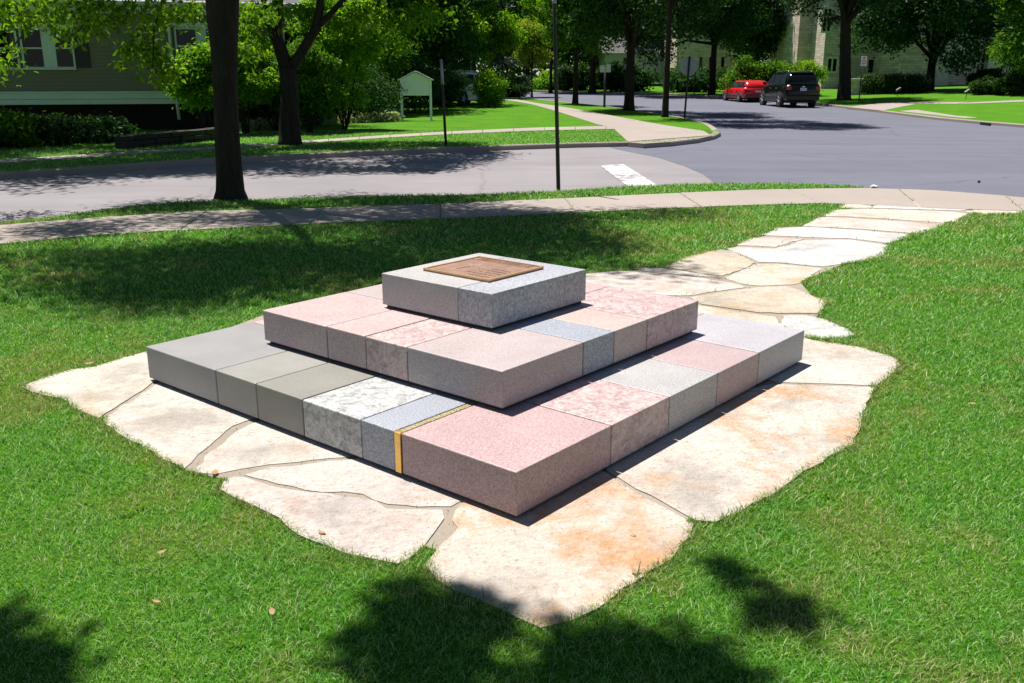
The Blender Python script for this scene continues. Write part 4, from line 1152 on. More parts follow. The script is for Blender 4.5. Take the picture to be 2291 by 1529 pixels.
sh(480, 33, 2.2, 1.8, "dark shrub in shade below the house trim", 'lf_dark', 111, 34, .5)
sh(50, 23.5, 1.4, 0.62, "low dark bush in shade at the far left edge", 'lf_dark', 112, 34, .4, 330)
sh(180, 24.5, 1.2, 0.45, "low dark bush in shade left of the rubble wall", 'lf_dark', 113, 30, .36)
sh(-60, 22, 1.3, 0.8, "dark bush cut by the left edge of the picture", 'lf_mid', 114, 30, .4)
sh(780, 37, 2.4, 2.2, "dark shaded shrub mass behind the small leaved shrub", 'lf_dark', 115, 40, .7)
sh(1155, 66, 1.1, 1.5, "small dark clipped shrub at the end of the side path", 'lf_box', 116, 26, .42)
sh(1678, 63, 1.9, 2.6, "rounded flowering bush behind the red car", 'lf_mid', 117, 44, .6, 330, .17)
sh(1775, 66, 2.2, 2.3, "spreading juniper behind the black car", 'lf_light', 118, 44, .6, 300, .2, name="juniper", aspect=0.3)
sh(1720, 64, 1.3, 1.5, "low green shrub between the two parked cars and the bay", 'lf_mid', 119, 30, .45)
sh(2212, 66, 1.35, 1.45, "clipped round bush at right in front of the hall", 'lf_box', 120, 44, .34, 420, .13, shell=0.7)
sh(2215, 60, 1.55, 1.0, "low spreading bush in front of the clipped round bush", 'lf_box', 121, 40, .34, 380)
sh(2275, 58, 1.4, 1.15, "low dark bush at the right edge of the picture", 'lf_box', 122, 40, .34, 380)
sh(2292, 62, 1.3, 2.6, "taller light shrub at the right edge beside the hall", 'lf_mid', 123, 36, .45)
sh(1560, 80, 3.2, 2.0, "dark hedge shrub in shade behind the stop sign", 'lf_dark', 124, 44, .7, 300, .22)
sh(1400, 82, 2.6, 2.2, "dark shrub behind the stout street tree", 'lf_dark', 125, 40, .7, 300, .22)
sh(1255, 86, 2.4, 1.6, "clipped hedge at the far bend of the side street", 'lf_light', 126, 36, .6, 300, .22)
sh(1290, 84, 1.8, 2.2, "dark bush at the far bend behind the slim street tree", 'lf_dark', 127, 36, .6, 300, .22)
sh(1345, 88, 1.8, 1.5, "low dark shrub left of the far grey house", 'lf_dark', 128, 30, .6, 300, .22)
# clipped hedge in front of the hall
p, q = at(1925, 190, 66), at(2070, 190, 66)
hd = empty("clipped_hedge", ((p.x + q.x) / 2, 66, hz((p.x + q.x) / 2, 66)))
tag(hd, "long clipped hedge with three rounded humps in front of the hall", "hedge")
Lh = (q.x - p.x) / 2
for k in range(3):
    rg = np.random.default_rng(130 + k)
    cs = [(-Lh + Lh / 3 + k * Lh * 2 / 3 + dx_ * Lh / 3, dy_ * 0.35, 0.62) for dx_ in (-0.6, 0, 0.6) for dy_ in (-1, 1)]
    vv, ff = leaf_cloud(cs, [np.array([Lh / 4, 0.55, 0.62])] * 6, [900] * 6, 0.12, rg, 0.4, 0.75)
    obj_np("hedge_section", vv, ff, 4, M['lf_box'], hd)
# pale leaved ground cover under the shrubs
rg = np.random.default_rng(140)
cs = []; rs = []; cn = []
for k in range(170):
    px = rg.uniform(545, 890)
    yb = np.interp(px, [545, 640, 760, 890], [295, 288, 277, 272]) - rg.uniform(0, 14)
    g_ = G(px, yb)
    s_ = rg.uniform(0.18, 0.34)
    cs.append((g_.x, g_.y, 0.12)); rs.append(np.array([s_, s_, 0.16])); cn.append(60)
vv, ff = leaf_cloud(cs, rs, cn, 0.12, rg, 0.9, 0.3, 0.6)
stuff(obj_np("ground_cover", vv, ff, 4, M['lf_pale']), "pale edged ground cover leaves under the shrubs", "ground cover")

# ------------------------------------------------------------------ cars
def loft(name, sections, mat, parent, sm=True, close=True):
    """sections: (x, [(halfwidth, z), ...]) from the sill up to the middle; mirrored"""
    bm = bmesh.new(); rings = []
    for x, prof in sections:
        pts = [(-w_, z) for w_, z in prof] + [(w_, z) for w_, z in reversed(prof)]
        rings.append([bm.verts.new((y, x, z)) for y, z in pts])
    n_ = len(rings[0])
    for r0, r1 in zip(rings[:-1], rings[1:]):
        for k in range(n_): bm.faces.new((r0[k], r0[(k + 1) % n_], r1[(k + 1) % n_], r1[k]))
    bm.faces.new(rings[0]); bm.faces.new(rings[-1][::-1])
    o = obj_bm(name, bm, mat, parent, sm)
    return o
def panel(name, quad, mat, parent, th=0.012):
    bm = bmesh.new()
    vs = [bm.verts.new(c) for c in quad]
    f = bm.faces.new(vs); bm.normal_update()
    nrm = f.normal.copy()
    r = bmesh.ops.extrude_face_region(bm, geom=[f])
    for g in r["geom"]:
        if isinstance(g, bmesh.types.BMVert): g.co += nrm * th
    return obj_bm(name, bm, mat, parent)
def wheel(parent, x, y, r, w, side):
    bm = bmesh.new()
    prof = [(r * 0.62, w * 0.5), (r * 0.93, w * 0.5), (r, w * 0.36), (r, -w * 0.36), (r * 0.93, -w * 0.5), (r * 0.62, -w * 0.5)]
    S = 20; rings = []
    for k in range(S):
        an = 2 * math.pi * k / S
        rings.append([bm.verts.new((x + o, y + math.cos(an) * rr, r + math.sin(an) * rr)) for rr, o in prof])
    for k in range(S):
        for j in range(len(prof)):
            bm.faces.new((rings[k][j], rings[k][(j + 1) % len(prof)], rings[(k + 1) % S][(j + 1) % len(prof)], rings[(k + 1) % S][j]))
    t_ = obj_bm("wheel", bm, M['tyre'], parent, True)
    bm = bmesh.new()
    xo = x + side * w * 0.36
    add_tube(bm, [(xo - side * 0.05, y, r), (xo - side * 0.03, y, r)], [r * 0.66, r * 0.66], 20)
    for k in range(5):
        an = 2 * math.pi * k / 5
        d = Vector((0, math.cos(an), math.sin(an)))
        add_tube(bm, [Vector((xo, y, r)) + d * r * 0.08, Vector((xo, y, r)) + d * r * 0.64], [r * 0.13, r * 0.10], 6)
    add_tube(bm, [(xo - side * 0.02, y, r), (xo + side * 0.02, y, r)], [r * 0.18, r * 0.15], 10)
    obj_bm("rim", bm, M['rim'], t_, True)
def car(name, label, loc, rz, paint, lowpaint, suv, lampmat='taillight'):
    c = empty(name, loc, rz)
    tag(c, label, "car")
    if suv:
        L2, W2, belt, top, g0 = 2.3, 0.92, 1.08, 1.74, 0.28
        body = [(-L2, [(.78, .42), (.82, .62), (.82, .98), (.76, 1.05)]), (-L2 + .1, [(.84, .34), (.90, .6), (.90, .98), (.84, 1.10)]), (-1.6, [(.86, .30), (.92, .62), (.92, 1.0), (.85, 1.12)]),
                (0, [(.86, .28), (.92, .62), (.92, .98), (.86, 1.09)]), (.9, [(.86, .28), (.92, .62), (.91, .96), (.84, 1.06)]), (1.7, [(.85, .30), (.90, .6), (.86, .90), (.74, 1.00)]), (2.15, [(.80, .34), (.84, .58), (.78, .80), (.64, .88)]), (L2, [(.68, .42), (.72, .58), (.66, .72), (.5, .76)])]
        cab = [(-2.16, [(.80, 1.06), (.72, 1.25), (.66, 1.45), (.5, 1.5)]), (-1.88, [(.84, 1.08), (.76, 1.4), (.66, 1.68), (.48, 1.71)]), (-1.2, [(.86, 1.09), (.77, 1.45), (.66, 1.72), (.45, 1.755)]), (0, [(.86, 1.08), (.77, 1.44), (.66, 1.71), (.45, 1.745)]), (.55, [(.85, 1.06), (.77, 1.36), (.66, 1.61), (.45, 1.64)]), (1.25, [(.80, 1.03), (.74, 1.06), (.66, 1.09), (.45, 1.10)])]
        wy, wr = (-1.36, 1.40), 0.36
    else:
        L2, W2, belt, top, g0 = 2.2, 0.84, 0.92, 1.40, 0.24
        body = [(-L2, [(.72, .40), (.76, .55), (.76, .86), (.72, .92)]), (-L2 + .08, [(.78, .30), (.83, .52), (.82, .88), (.77, .96)]), (-1.4, [(.79, .26), (.84, .52), (.83, .88), (.78, .95)]),
                (0, [(.79, .25), (.84, .52), (.83, .86), (.78, .93)]), (.8, [(.79, .25), (.84, .52), (.82, .84), (.77, .91)]), (1.5, [(.78, .27), (.82, .5), (.79, .78), (.70, .84)]), (2.05, [(.74, .32), (.78, .48), (.74, .68), (.62, .73)]), (L2, [(.66, .38), (.70, .48), (.66, .60), (.5, .63)])]
        cab = [(-2.12, [(.74, .90), (.70, 1.0), (.66, 1.1), (.5, 1.14)]), (-1.82, [(.76, .92), (.68, 1.16), (.60, 1.36), (.44, 1.39)]), (-1.2, [(.77, .93), (.69, 1.18), (.60, 1.40), (.42, 1.425)]), (0, [(.77, .92), (.69, 1.18), (.60, 1.39), (.42, 1.415)]), (.4, [(.77, .91), (.69, 1.14), (.60, 1.32), (.42, 1.345)]), (1.15, [(.72, .88), (.66, .91), (.60, .93), (.42, .945)])]
        wy, wr = (-1.28, 1.32), 0.305
    bo = loft("body", body, M[paint], c)
    loft("cabin", cab, M[paint], c)
    # sill cladding
    for s in (-1, 1):
        box("sill_panel", (s * (W2 - 0.02) - 0.018, -1.0, g0 + 0.0), (s * (W2 - 0.02) + 0.018, 1.0, g0 + 0.2), M[lowpaint], c)
        # dark wheel arches and wheels
        for y in wy:
            bm = bmesh.new()
            add_tube(bm, [(s * (W2 - 0.16), y, wr), (s * (W2 + 0.004), y, wr)], [wr * 1.18, wr * 1.18], 22)
            obj_bm("wheel_arch", bm, M['tyre'], c, False)
            wheel(c, s * (W2 - 0.075), y, wr, 0.2, s)
        # side windows, following the cabin's slope
        zc, zt_ = (1.13, 1.62) if suv else (0.97, 1.33)
        wl, wu = (.862, .705) if suv else (.772, .625)
        zones = ((-1.98, -1.15, -1.78, -1.12), (-1.08, -0.10, -1.05, -0.10), (-0.02, 0.98, -0.02, 0.38)) if suv else ((-1.95, -1.2, -1.70, -1.16), (-1.1, -0.18, -1.07, -0.18), (-0.1, 0.88, -0.1, 0.26))
        for a0, a1, b0_, b1_ in zones:
            q = [(s * wl, a0, zc), (s * wl, a1, zc), (s * wu, b1_, zt_), (s * wu, b0_, zt_)]
            if s > 0: pass
            else: q = q[::-1]
            panel("side_window", q, M['carglass'], c, 0.014)
        box("door_handle", (s * W2 - 0.02, -0.95, belt - 0.16), (s * W2 + 0.03, -0.78, belt - 0.12), M['chrome'] if suv else M[paint], c)
        box("door_handle", (s * W2 - 0.02, 0.05, belt - 0.16), (s * W2 + 0.03, 0.22, belt - 0.12), M['chrome'] if suv else M[paint], c)
        box("door_seam", (s * (W2 + 0.001) - 0.003, -0.145, g0 + 0.24), (s * (W2 + 0.001) + 0.003, -0.135, belt - 0.04), M['tyre'], c)
        box("door_seam", (s * (W2 + 0.001) - 0.003, 0.90, g0 + 0.24), (s * (W2 + 0.001) + 0.003, 0.91, belt - 0.04), M['tyre'], c)
        mir = box("wing_mirror", (s * (W2 + 0.01) - 0.02 + (0 if s > 0 else -0.14), 0.82, belt + 0.02), (s * (W2 + 0.01) + 0.02 + (0.14 if s > 0 else 0), 0.94, belt + 0.17), M[paint], c, bev=0.025)
        # lamps
        yl = -L2 - 0.002
        if suv: box("tail_lamp", (s * 0.74 - 0.12, -L2 - 0.02, 0.86), (s * 0.74 + 0.12, -L2 + 0.16, 1.02), M[lampmat], c, bev=0.02)
        else: box("tail_lamp", (s * 0.60 - 0.15, -L2 - 0.02, 0.66), (s * 0.60 + 0.15, -L2 + 0.10, 0.80), M[lampmat], c, bev=0.015)
        box("head_lamp", (s * (0.60 if suv else 0.56) - 0.13, L2 - 0.25, 0.62 if suv else 0.52), (s * (0.60 if suv else 0.56) + 0.13, L2 + 0.01, 0.74 if suv else 0.61), M['amber'] if not suv else M['chrome'], c, bev=0.02)
    # rear window and windscreen
    if suv:
        panel("rear_window", [(-.70, -2.155, 1.16), (.70, -2.155, 1.16), (.56, -1.925, 1.63), (-.56, -1.925, 1.63)][::1], M['carglass'], c, 0.03)
        panel("windscreen", [(.70, 1.17, 1.12), (-.70, 1.17, 1.12), (-.58, .62, 1.58), (.58, .62, 1.58)], M['carglass'], c, 0.03)
        for s in (-1, 1): tube("roof_rail", [(s * .58, -1.7, 1.735), (s * .58, -1.5, 1.80), (s * .58, .0, 1.80), (s * .58, .3, 1.73)], [.02] * 4, M['chrome'], c, 6)
        tube("antenna", [(0.2, -1.6, 1.74), (0.2, -1.75, 1.92)], [.012, .006], M['tyre'], c, 5)
        box("rear_bumper", (-.86, -L2 - .06, .36), (.86, -L2 + .2, .60), M[paint], c, bev=0.04)
        box("badge", (-.06, -L2 - .012, 1.0), (.06, -L2 + .02, 1.05), M['chrome'], c)
        pl = box("number_plate", (-.17, -L2 - .025, .82), (.17, -L2 + .01, .97), M['plate'], c)
        box("roof_spoiler", (-.60, -2.02, 1.68), (.60, -1.80, 1.73), M[paint], c, bev=0.015)
    else:
        panel("rear_window", [(-.66, -2.125, .985), (.66, -2.125, .985), (.52, -1.865, 1.33), (-.52, -1.865, 1.33)], M['carglass'], c, 0.025)
        panel("windscreen", [(.64, 1.08, .96), (-.64, 1.08, .96), (-.53, .45, 1.30), (.53, .45, 1.30)], M['carglass'], c, 0.025)
        box("rear_bumper", (-.80, -L2 - .08, .34), (.80, -L2 + .2, .50), M['red_low'] if paint == 'red' else M[paint], c, bev=0.03)
        box("number_plate", (-.17, -L2 - .02, .66), (.17, -L2 + .01, .78), M['plate'], c)
        for s in (-1, 1): box("rub_strip", (s * W2 - 0.008, -1.95, 0.46), (s * W2 + 0.012, 1.8, 0.495), M['chrome'], c)
    box("underbody", (-W2 + 0.18, -L2 + 0.3, g0 - 0.06), (W2 - 0.18, L2 - 0.3, g0 + 0.1), M['tyre'], c)
    return c
def ground_xy(px, y):
    p = at(px, 200, y); return (p.x, y, hz(p.x, y) + RZ)
s0 = ground_xy(1763, 54.0)
car("parked_car", "black sport utility car parked at the right kerb before the hall", s0, R(3), 'black', 'black', True).scale = (1.06,) * 3
s1 = ground_xy(1668, 61.5)
car("parked_car", "red hatchback car parked just ahead of the black one", s1, R(5), 'red', 'red_low', False).scale = (1.06, 1.06, 0.91)
p = at(1038, 200, 53.0)
car("parked_car", "white car half hidden behind the sunlit bush at centre", (p.x, 53.0, hz(p.x, 53) - 0.005), R(-32), 'whitecar', 'whitecar', True)

# ------------------------------------------------------------------ posts, signs, notice board
b = G(1250, 426)
o = empty("thin_pole", (b.x, b.y, -0.02)); tag(o, "thin dark steel pole on the near verge right of centre", "pole")
p = at(1240, 0, b.y)
top = Vector((p.x - b.x, 0, p.z)); top = top * (3.9 / top.z)
tube("shaft", [(0, 0, -0.1), tuple(top * 0.5), tuple(top)], [.0300, .027, .024], M['pole'], o, 10)
tube("collar", [tuple(top * (2.60 / 3.9)), tuple(top * (2.66 / 3.9))], [.033, .033], M['galv'], o, 10)
# notice board
b1, b2 = G(901, 271), G(962, 264)
yb = 37.0
cx = (at(901, 270, yb).x + at(964, 270, yb).x) / 2
nb = empty("notice_board", (cx, yb, -0.02), R(4)); tag(nb, "white gabled notice board on two posts on the far lawn", "notice board")
wd = (at(964, 200, yb).x - at(899, 200, yb).x) / 2
zt_, zl_ = at(930, 176, yb).z, at(930, 213, yb).z; zp = at(930, 159, yb).z
for s in (-1, 1):
    box("post", (s * wd - 0.045, -0.05, -0.1), (s * wd + 0.045, 0.05, zt_), M['board'], nb, bev=0.006)
bm = bmesh.new()
f = bm.faces.new([bm.verts.new(c) for c in ((-wd + 0.046, -0.03, zl_), (wd - 0.046, -0.03, zl_), (wd - 0.046, -0.03, zt_ + 0.01), (0, -0.03, zp - 0.03), (-wd + 0.046, -0.03, zt_ + 0.01))])
r = bmesh.ops.extrude_face_region(bm, geom=[f])
for g in r["geom"]:
    if isinstance(g, bmesh.types.BMVert): g.co.y += 0.06
obj_bm("panel", bm, M['board'], nb)
for s in (-1, 1):
    an = math.atan2(zp - zt_, wd)
    m4 = Matrix.Translation((0, 0, zp)) @ Matrix.Rotation(s * an, 4, 'Y')
    ln = (wd + 0.12) / math.cos(an)
    box("roof_board", (0.0 if s > 0 else -ln, -0.16, 0.0), (ln if s > 0 else 0.0, 0.16, 0.035), M['board'], nb, mtx=m4)
# slim sign post in front of it
b = G(998, 326)
o = empty("sign_post", (b.x, b.y, -0.02)); tag(o, "slim leaning steel sign post on the far verge near the notice board", "post")
p = at(987, 132, b.y)
tube("shaft", [(0, 0, -0.1), (p.x - b.x, 0, p.z)], [.034, .030], M['pole'], o, 6)
t_ = Vector((p.x - b.x, 0, p.z))
tube("upper_shaft", [tuple(t_ * 0.72), tuple(t_ * 1.005)], [.038, .034], M['galv'], o, 6)
# stop sign seen from behind
b = G(1531, 264)
o = empty("stop_sign", (b.x, b.y, -0.02)); tag(o, "octagonal stop sign seen from behind on a dark post at the corner", "road sign")
p0 = at(1541, 150, b.y)
lean = (p0.x - b.x) / p0.z
tube("post", [(0, 0, -0.1), (lean * 2.45, 0, 2.45)], [.042, .038], M['pole'], o, 6)
zc = at(1540, 147, b.y).z
bm = bmesh.new()
rr = 0.40
pts = [(lean * zc + rr * math.cos(R(22.5 + 45 * k)), rr * math.sin(R(22.5 + 45 * k)) + zc) for k in range(8)]
f = bm.faces.new([bm.verts.new((x, 0.05, z)) for x, z in pts])
r = bmesh.ops.extrude_face_region(bm, geom=[f])
for g in r["geom"]:
    if isinstance(g, bmesh.types.BMVert): g.co.y += 0.008
obj_bm("plate", bm, M['signback'], o)
# small posts and signs further on
def small_sign(label, px, py, pt, name="sign_post", plates=(), r_=0.035, mat='pole'):
    b = G(px, py)
    o = empty(name, (b.x, b.y, hz(b.x, b.y) - 0.02)); tag(o, label, "post")
    h_ = at(px, pt, b.y).z - hz(b.x, b.y)
    tube("shaft", [(0, 0, -0.1), (0, 0, h_)], [r_, r_], M[mat], o, 6)
    for (dx_, w_, z0_, z1_, mk) in plates:
        box("plate", (dx_ - w_ / 2, -0.05, h_ + z0_), (dx_ + w_ / 2, -0.044, h_ + z1_), M[mk], o)
    return o
small_sign("dark post with small white plates between the two street trees", 1352, 240, 150, plates=((-0.16, 0.22, -0.25, 0.1, 'signwhite'), (0.16, 0.24, -0.25, 0.15, 'signwhite')), r_=0.06)
small_sign("post with pale sign left of the stout street tree trunk", 1398, 207, 152, plates=((0, 0.3, -0.1, 0.3, 'signback'),))
small_sign("short dark post on the sunny lawn by the far grey house", 1387, 203, 186)
small_sign("thin dark post behind the stop sign across the street", 1553, 214, 150, plates=((0, 0.3, -0.1, 0.3, 'signback'),))
o = small_sign("parking sign on a dark post right of the leaning tree", 1921, 232, 160, plates=())
# its printed plate hangs higher on the same kerb line
bb = G(1921, 232)
zz = at(1924, 137, bb.y).z - hz(bb.x, bb.y)
tube("upper_shaft", [(0, 0, 1.0), (0.04, 0, zz + 0.2)], [.026, .022], M['galv'], o, 6)
pl = box("plate", (0.04 - 0.16, -0.05, zz - 0.24), (0.04 + 0.16, -0.044, zz + 0.28), M['signwhite'], o)
for k, (z0_, hgt, w_) in enumerate(((0.13, 0.09, 0.12), (0.03, 0.04, 0.24), (-0.05, 0.04, 0.22), (-0.13, 0.04, 0.24), (-0.2, 0.03, 0.18))):
    box("printed_line", (0.04 - w_ / 2, -0.0535, zz + z0_), (0.04 + w_ / 2, -0.0505, zz + z0_ + hgt), M['red_ink'], pl)
for px, py, lab in ((2007, 216, "small dark spotlight on a stake on the hall lawn, left one"), (2160, 222, "small dark spotlight on a stake near the clipped round bush")):
    b = G(px, py)
    o = empty("garden_light", (b.x, b.y, hz(b.x, b.y) - 0.02)); tag(o, lab, "garden light")
    tube("stake", [(0, 0, -0.1), (0.03, 0, 0.34)], [.02, .02], M['green_metal'], o, 6)
    m4 = Matrix.Translation((0.06, 0, 0.44)) @ Matrix.Rotation(R(-35), 4, 'Y')
    box("lamp_head", (-0.17, -0.10, -0.05), (0.17, 0.10, 0.06), M['green_metal'], o, bev=0.02, mtx=m4)
    box("lens", (-0.14, -0.085, 0.062), (0.14, 0.085, 0.07), M['galv'], o, mtx=m4)
# storm drain in the right kerb
g0, g1 = G(2195, 272.5), G(2216, 275)
dr = empty("storm_drain", ((g0.x + g1.x) / 2, (g0.y + g1.y) / 2, RZ + hz(g0.x, g0.y)), math.atan2(g1.y - g0.y, g1.x - g0.x))
tag(dr, "black iron storm drain grating set in the right kerb", "drain")
ln = (g1 - g0).length / 2
box("grate_frame", (-ln, -0.03, 0.0), (ln, 0.03, 0.10), M['iron'], dr)
for k in range(6):
    x = -ln + (k + 0.5) * 2 * ln / 6
    box("bar", (x - 0.03, -0.05, 0.005), (x + 0.03, -0.031, 0.098), M['iron'], dr)

# ------------------------------------------------------------------ grass and fallen leaves
def inside(P, poly):
    x, y = P[:, 0], P[:, 1]
    res = np.zeros(len(P), bool)
    q = np.asarray(poly)
    j = len(q) - 1
    for i in range(len(q)):
        xi, yi = q[i]; xj, yj = q[j]
        c = ((yi > y) != (yj > y)) & (x < (xj - xi) * (y - yi) / (yj - yi + 1e-12) + xi)
        res ^= c
        j = i
    return res
def shrink(poly, d):
    q = np.asarray(poly); c = q.mean(0)
    v = q - c; l = np.linalg.norm(v, axis=1)[:, None]
    return c + v * np.maximum(0.05, (l - d) / l)
rg = np.random.default_rng(77)
def vnoise(P, s, seed):
    r2 = np.random.default_rng(seed)
    g2 = r2.random((256, 256))
    q = P * s + 1000; i = np.floor(q).astype(int); f = q - i; f = f * f * (3 - 2 * f)
    a = g2[i[:, 0] % 256, i[:, 1] % 256]; b_ = g2[(i[:, 0] + 1) % 256, i[:, 1] % 256]
    c = g2[i[:, 0] % 256, (i[:, 1] + 1) % 256]; d = g2[(i[:, 0] + 1) % 256, (i[:, 1] + 1) % 256]
    return (a * (1 - f[:, 0]) + b_ * f[:, 0]) * (1 - f[:, 1]) + (c * (1 - f[:, 0]) + d * f[:, 0]) * f[:, 1]
def band(y0, y1, dens):
    hw_ = 0.553 * y1 + 1.2
    n_ = int(dens * (y1 - y0) * hw_ * 2)
    P = np.stack([rg.uniform(-hw_, hw_, n_), rg.uniform(y0, y1, n_)], 1)
    return P[np.abs(P[:, 0]) < 0.553 * P[:, 1] + 1.0]
front_poly = near_edge + [(17, -40), (-40, -40), (-40, 0)]
left_poly = far_edge + corner + left_far + [(-200, 95), (-200, 5)]
right_poly = right_edge + [(-6, 97), (500, 200), (500, -20)]
mcorn = [MC + U * sx * 1.27 + V * sy * 1.27 for sx, sy in ((-1, -1), (1, -1), (1, 1), (-1, 1))]
mon_poly = [(p.x, p.y) for p in mcorn]
bands = [(1.7, 3.2, 24000, .019, .0026), (3.2, 4.6, 16500, .020, .0031), (4.6, 6.5, 9000, .024, .0040), (6.5, 9.0, 3800, .033, .0058), (9.0, 12.0, 2000, .036, .0080), (12, 15.5, 1300, .042, .010),
         (15.5, 22, 900, .036, .010), (22, 30, 420, .036, .013)]
verts = []; quads = []; drys = []
base_i = 0
for (y0, y1, dens, hh, ww) in bands:
    P = band(y0, y1, dens)
    ok = inside(P, front_poly if y1 <= 15.5 else left_poly) 
    if y1 > 12: ok |= inside(P, left_poly)
    P = P[ok]
    bad = np.zeros(len(P), bool)
    if y0 < 15.5:
        for poly in fs_polys:
            inner = inside(P, shrink(poly, 0.030 if y0 < 6 else 0.05))
            bad |= inner
        bad |= inside(P, mon_poly)
        jit = rg.normal(0, 0.012, P.shape)
        for poly in walk_polys: bad |= inside(P + jit, poly)
    # mortar between stones stays mostly bare
    m_in = inside(P, [(v.co.x, v.co.y) for v in paving.data.vertices][:27]) if False else np.zeros(len(P), bool)
    if y1 > 15.5:
        for poly in far_polys: bad |= inside(P, poly)
    P = P[~bad]
    n_ = len(P)
    if n_ == 0: continue
    if y0 < 12:
        mp = gp([(330, 800), (232, 930), (420, 1052), (520, 1075), (1010, 1240), (1400, 1200), (1550, 1160), (1800, 1000), (1960, 850), (1800, 752), (1840, 690), (1790, 630), (1900, 585), (2010, 530), (2120, 498), (2180, 475), (2150, 462), (1950, 460), (1880, 470), (1800, 505), (1700, 530), (1620, 562), (1500, 600), (1400, 606), (1300, 614), (1000, 600), (600, 700)])
        keep = ~inside(P, mp) | (rg.random(n_) < 0.03)
        P = P[keep]; n_ = len(P)
    clump = vnoise(P, 9, 1) * 0.6 + vnoise(P, 2.2, 2) * 0.7
    dry = np.clip((vnoise(P, 1.6, 3) * 0.6 + vnoise(P, 6, 4) * 0.55 - 0.64) * 3.0, 0, 0.8)
    # paler, drier grass along the stones
    near = np.zeros(n_, bool)
    if y0 < 6.5:
        for poly in fs_polys[:8]: near |= inside(P, shrink(poly, -0.16))
        dry = np.where(near, np.clip(dry + 0.85 * vnoise(P, 4, 8) - 0.1, 0, 0.9), dry)
    if y1 > 12: dry *= 0.3
    h_ = hh * (0.55 + 0.5 * clump) * (0.7 + 0.6 * rg.random(n_))
    tall = rg.random(n_) < 0.006
    h_ = np.where(tall, h_ * 1.7, h_)
    ang = rg.uniform(0, 2 * np.pi, n_)
    fl = vnoise(P, 3.0, 5) * 6.28
    lean_d = rg.uniform(0, 2 * np.pi, n_) + 0.35 * np.sin(fl)
    lean = (0.25 + 1.5 * rg.random(n_)) * h_
    dirx, diry = np.cos(lean_d), np.sin(lean_d)
    sx, sy = -np.sin(ang), np.cos(ang)
    w_ = ww * (0.7 + 0.6 * rg.random(n_))
    gz = np.array([hz(*p) for p in P]) if y1 > 30 else np.zeros(n_)
    z0 = gz - 0.010
    B = np.stack([P[:, 0], P[:, 1], z0], 1)
    S = np.stack([sx * w_ / 2, sy * w_ / 2, np.zeros(n_)], 1)
    Mid = B + np.stack([dirx * lean * 0.35, diry * lean * 0.35, h_ * 0.62], 1)
    Tip = B + np.stack([dirx * lean, diry * lean, h_ * 0.95], 1)
    v = np.stack([B - S, B + S, Mid + S * 0.8, Tip, Mid - S * 0.8], 1)       # five corners
    verts.append(v.reshape(-1, 3)); drys.append(np.repeat(dry, 5))
    idx = base_i + np.arange(n_)[:, None] * 5
    quads.append(np.concatenate([idx + np.array([[0, 1, 2]]), idx + np.array([[0, 2, 4]]), idx + np.array([[4, 2, 3]])], 1).reshape(-1))
    base_i += n_ * 5
# longer blades that lean over the rims of the stones
FP = []
for pi, poly in enumerate(fs_polys):
    q = np.asarray(poly); nx_ = np.roll(q, -1, 0)
    ln_ = np.linalg.norm(nx_ - q, axis=1)
    per_m = 900 if q[:, 1].mean() < 6 else 420
    tot = int(ln_.sum() * per_m)
    k = rg.choice(len(q), tot, p=ln_ / ln_.sum())
    t_ = rg.random(tot)[:, None]
    e = q[k] + (nx_[k] - q[k]) * t_
    d_ = (nx_[k] - q[k]) / ln_[k][:, None]
    nr = np.stack([d_[:, 1], -d_[:, 0]], 1)
    sgn = 1 if sum(q[i][0] * nx_[i][1] - nx_[i][0] * q[i][1] for i in range(len(q))) > 0 else -1
    FP.append(e + nr * sgn * rg.uniform(-0.012, 0.035, tot)[:, None])
FP = np.concatenate(FP)
bad = inside(FP, mp) | inside(FP, mon_poly)
for poly in fs_polys: bad |= inside(FP, shrink(poly, 0.014))
for poly in walk_polys: bad |= inside(FP, poly)
FP = FP[~bad]
keep = vnoise(FP, 7, 21) + 0.35 * rg.random(len(FP)) > 0.42
FP = FP[keep]; n_ = len(FP)
h_ = (0.014 + 0.026 * rg.random(n_) ** 1.6) * (0.7 + 0.6 * vnoise(FP, 5, 22))
far_ = np.clip((FP[:, 1] - 4) / 5, 0, 1)
w_ = (0.0030 + 0.004 * far_) * (0.7 + 0.6 * rg.random(n_))
ang = rg.uniform(0, 2 * np.pi, n_); lean = (0.2 + 1.0 * rg.random(n_)) * h_; ld = rg.uniform(0, 2 * np.pi, n_)
B = np.stack([FP[:, 0], FP[:, 1], np.full(n_, -0.010)], 1)
S = np.stack([-np.sin(ang) * w_ / 2, np.cos(ang) * w_ / 2, np.zeros(n_)], 1)
Mid = B + np.stack([np.cos(ld) * lean * .35, np.sin(ld) * lean * .35, h_ * .62], 1); Tip = B + np.stack([np.cos(ld) * lean, np.sin(ld) * lean, h_ * .95], 1)
verts.append(np.stack([B - S, B + S, Mid + S * .8, Tip, Mid - S * .8], 1).reshape(-1, 3))
drys.append(np.repeat(np.clip(vnoise(FP, 3, 23) * 1.3 - 0.25, 0, 0.8), 5))
idx = base_i + np.arange(n_)[:, None] * 5
quads.append(np.concatenate([idx + np.array([[0, 1, 2]]), idx + np.array([[0, 2, 4]]), idx + np.array([[4, 2, 3]])], 1).reshape(-1))
gv = np.concatenate(verts); gq = np.concatenate(quads)
grass = obj_np("grass", gv, gq, 3, M['grass'])
att = grass.data.attributes.new("dry", 'FLOAT', 'POINT')
att.data.foreach_set("value", np.concatenate(drys).astype(np.float32))
stuff(grass, "short mown lawn grass around the stones and along the verges", "grass")
print("GRASS tris", len(gq) // 3)

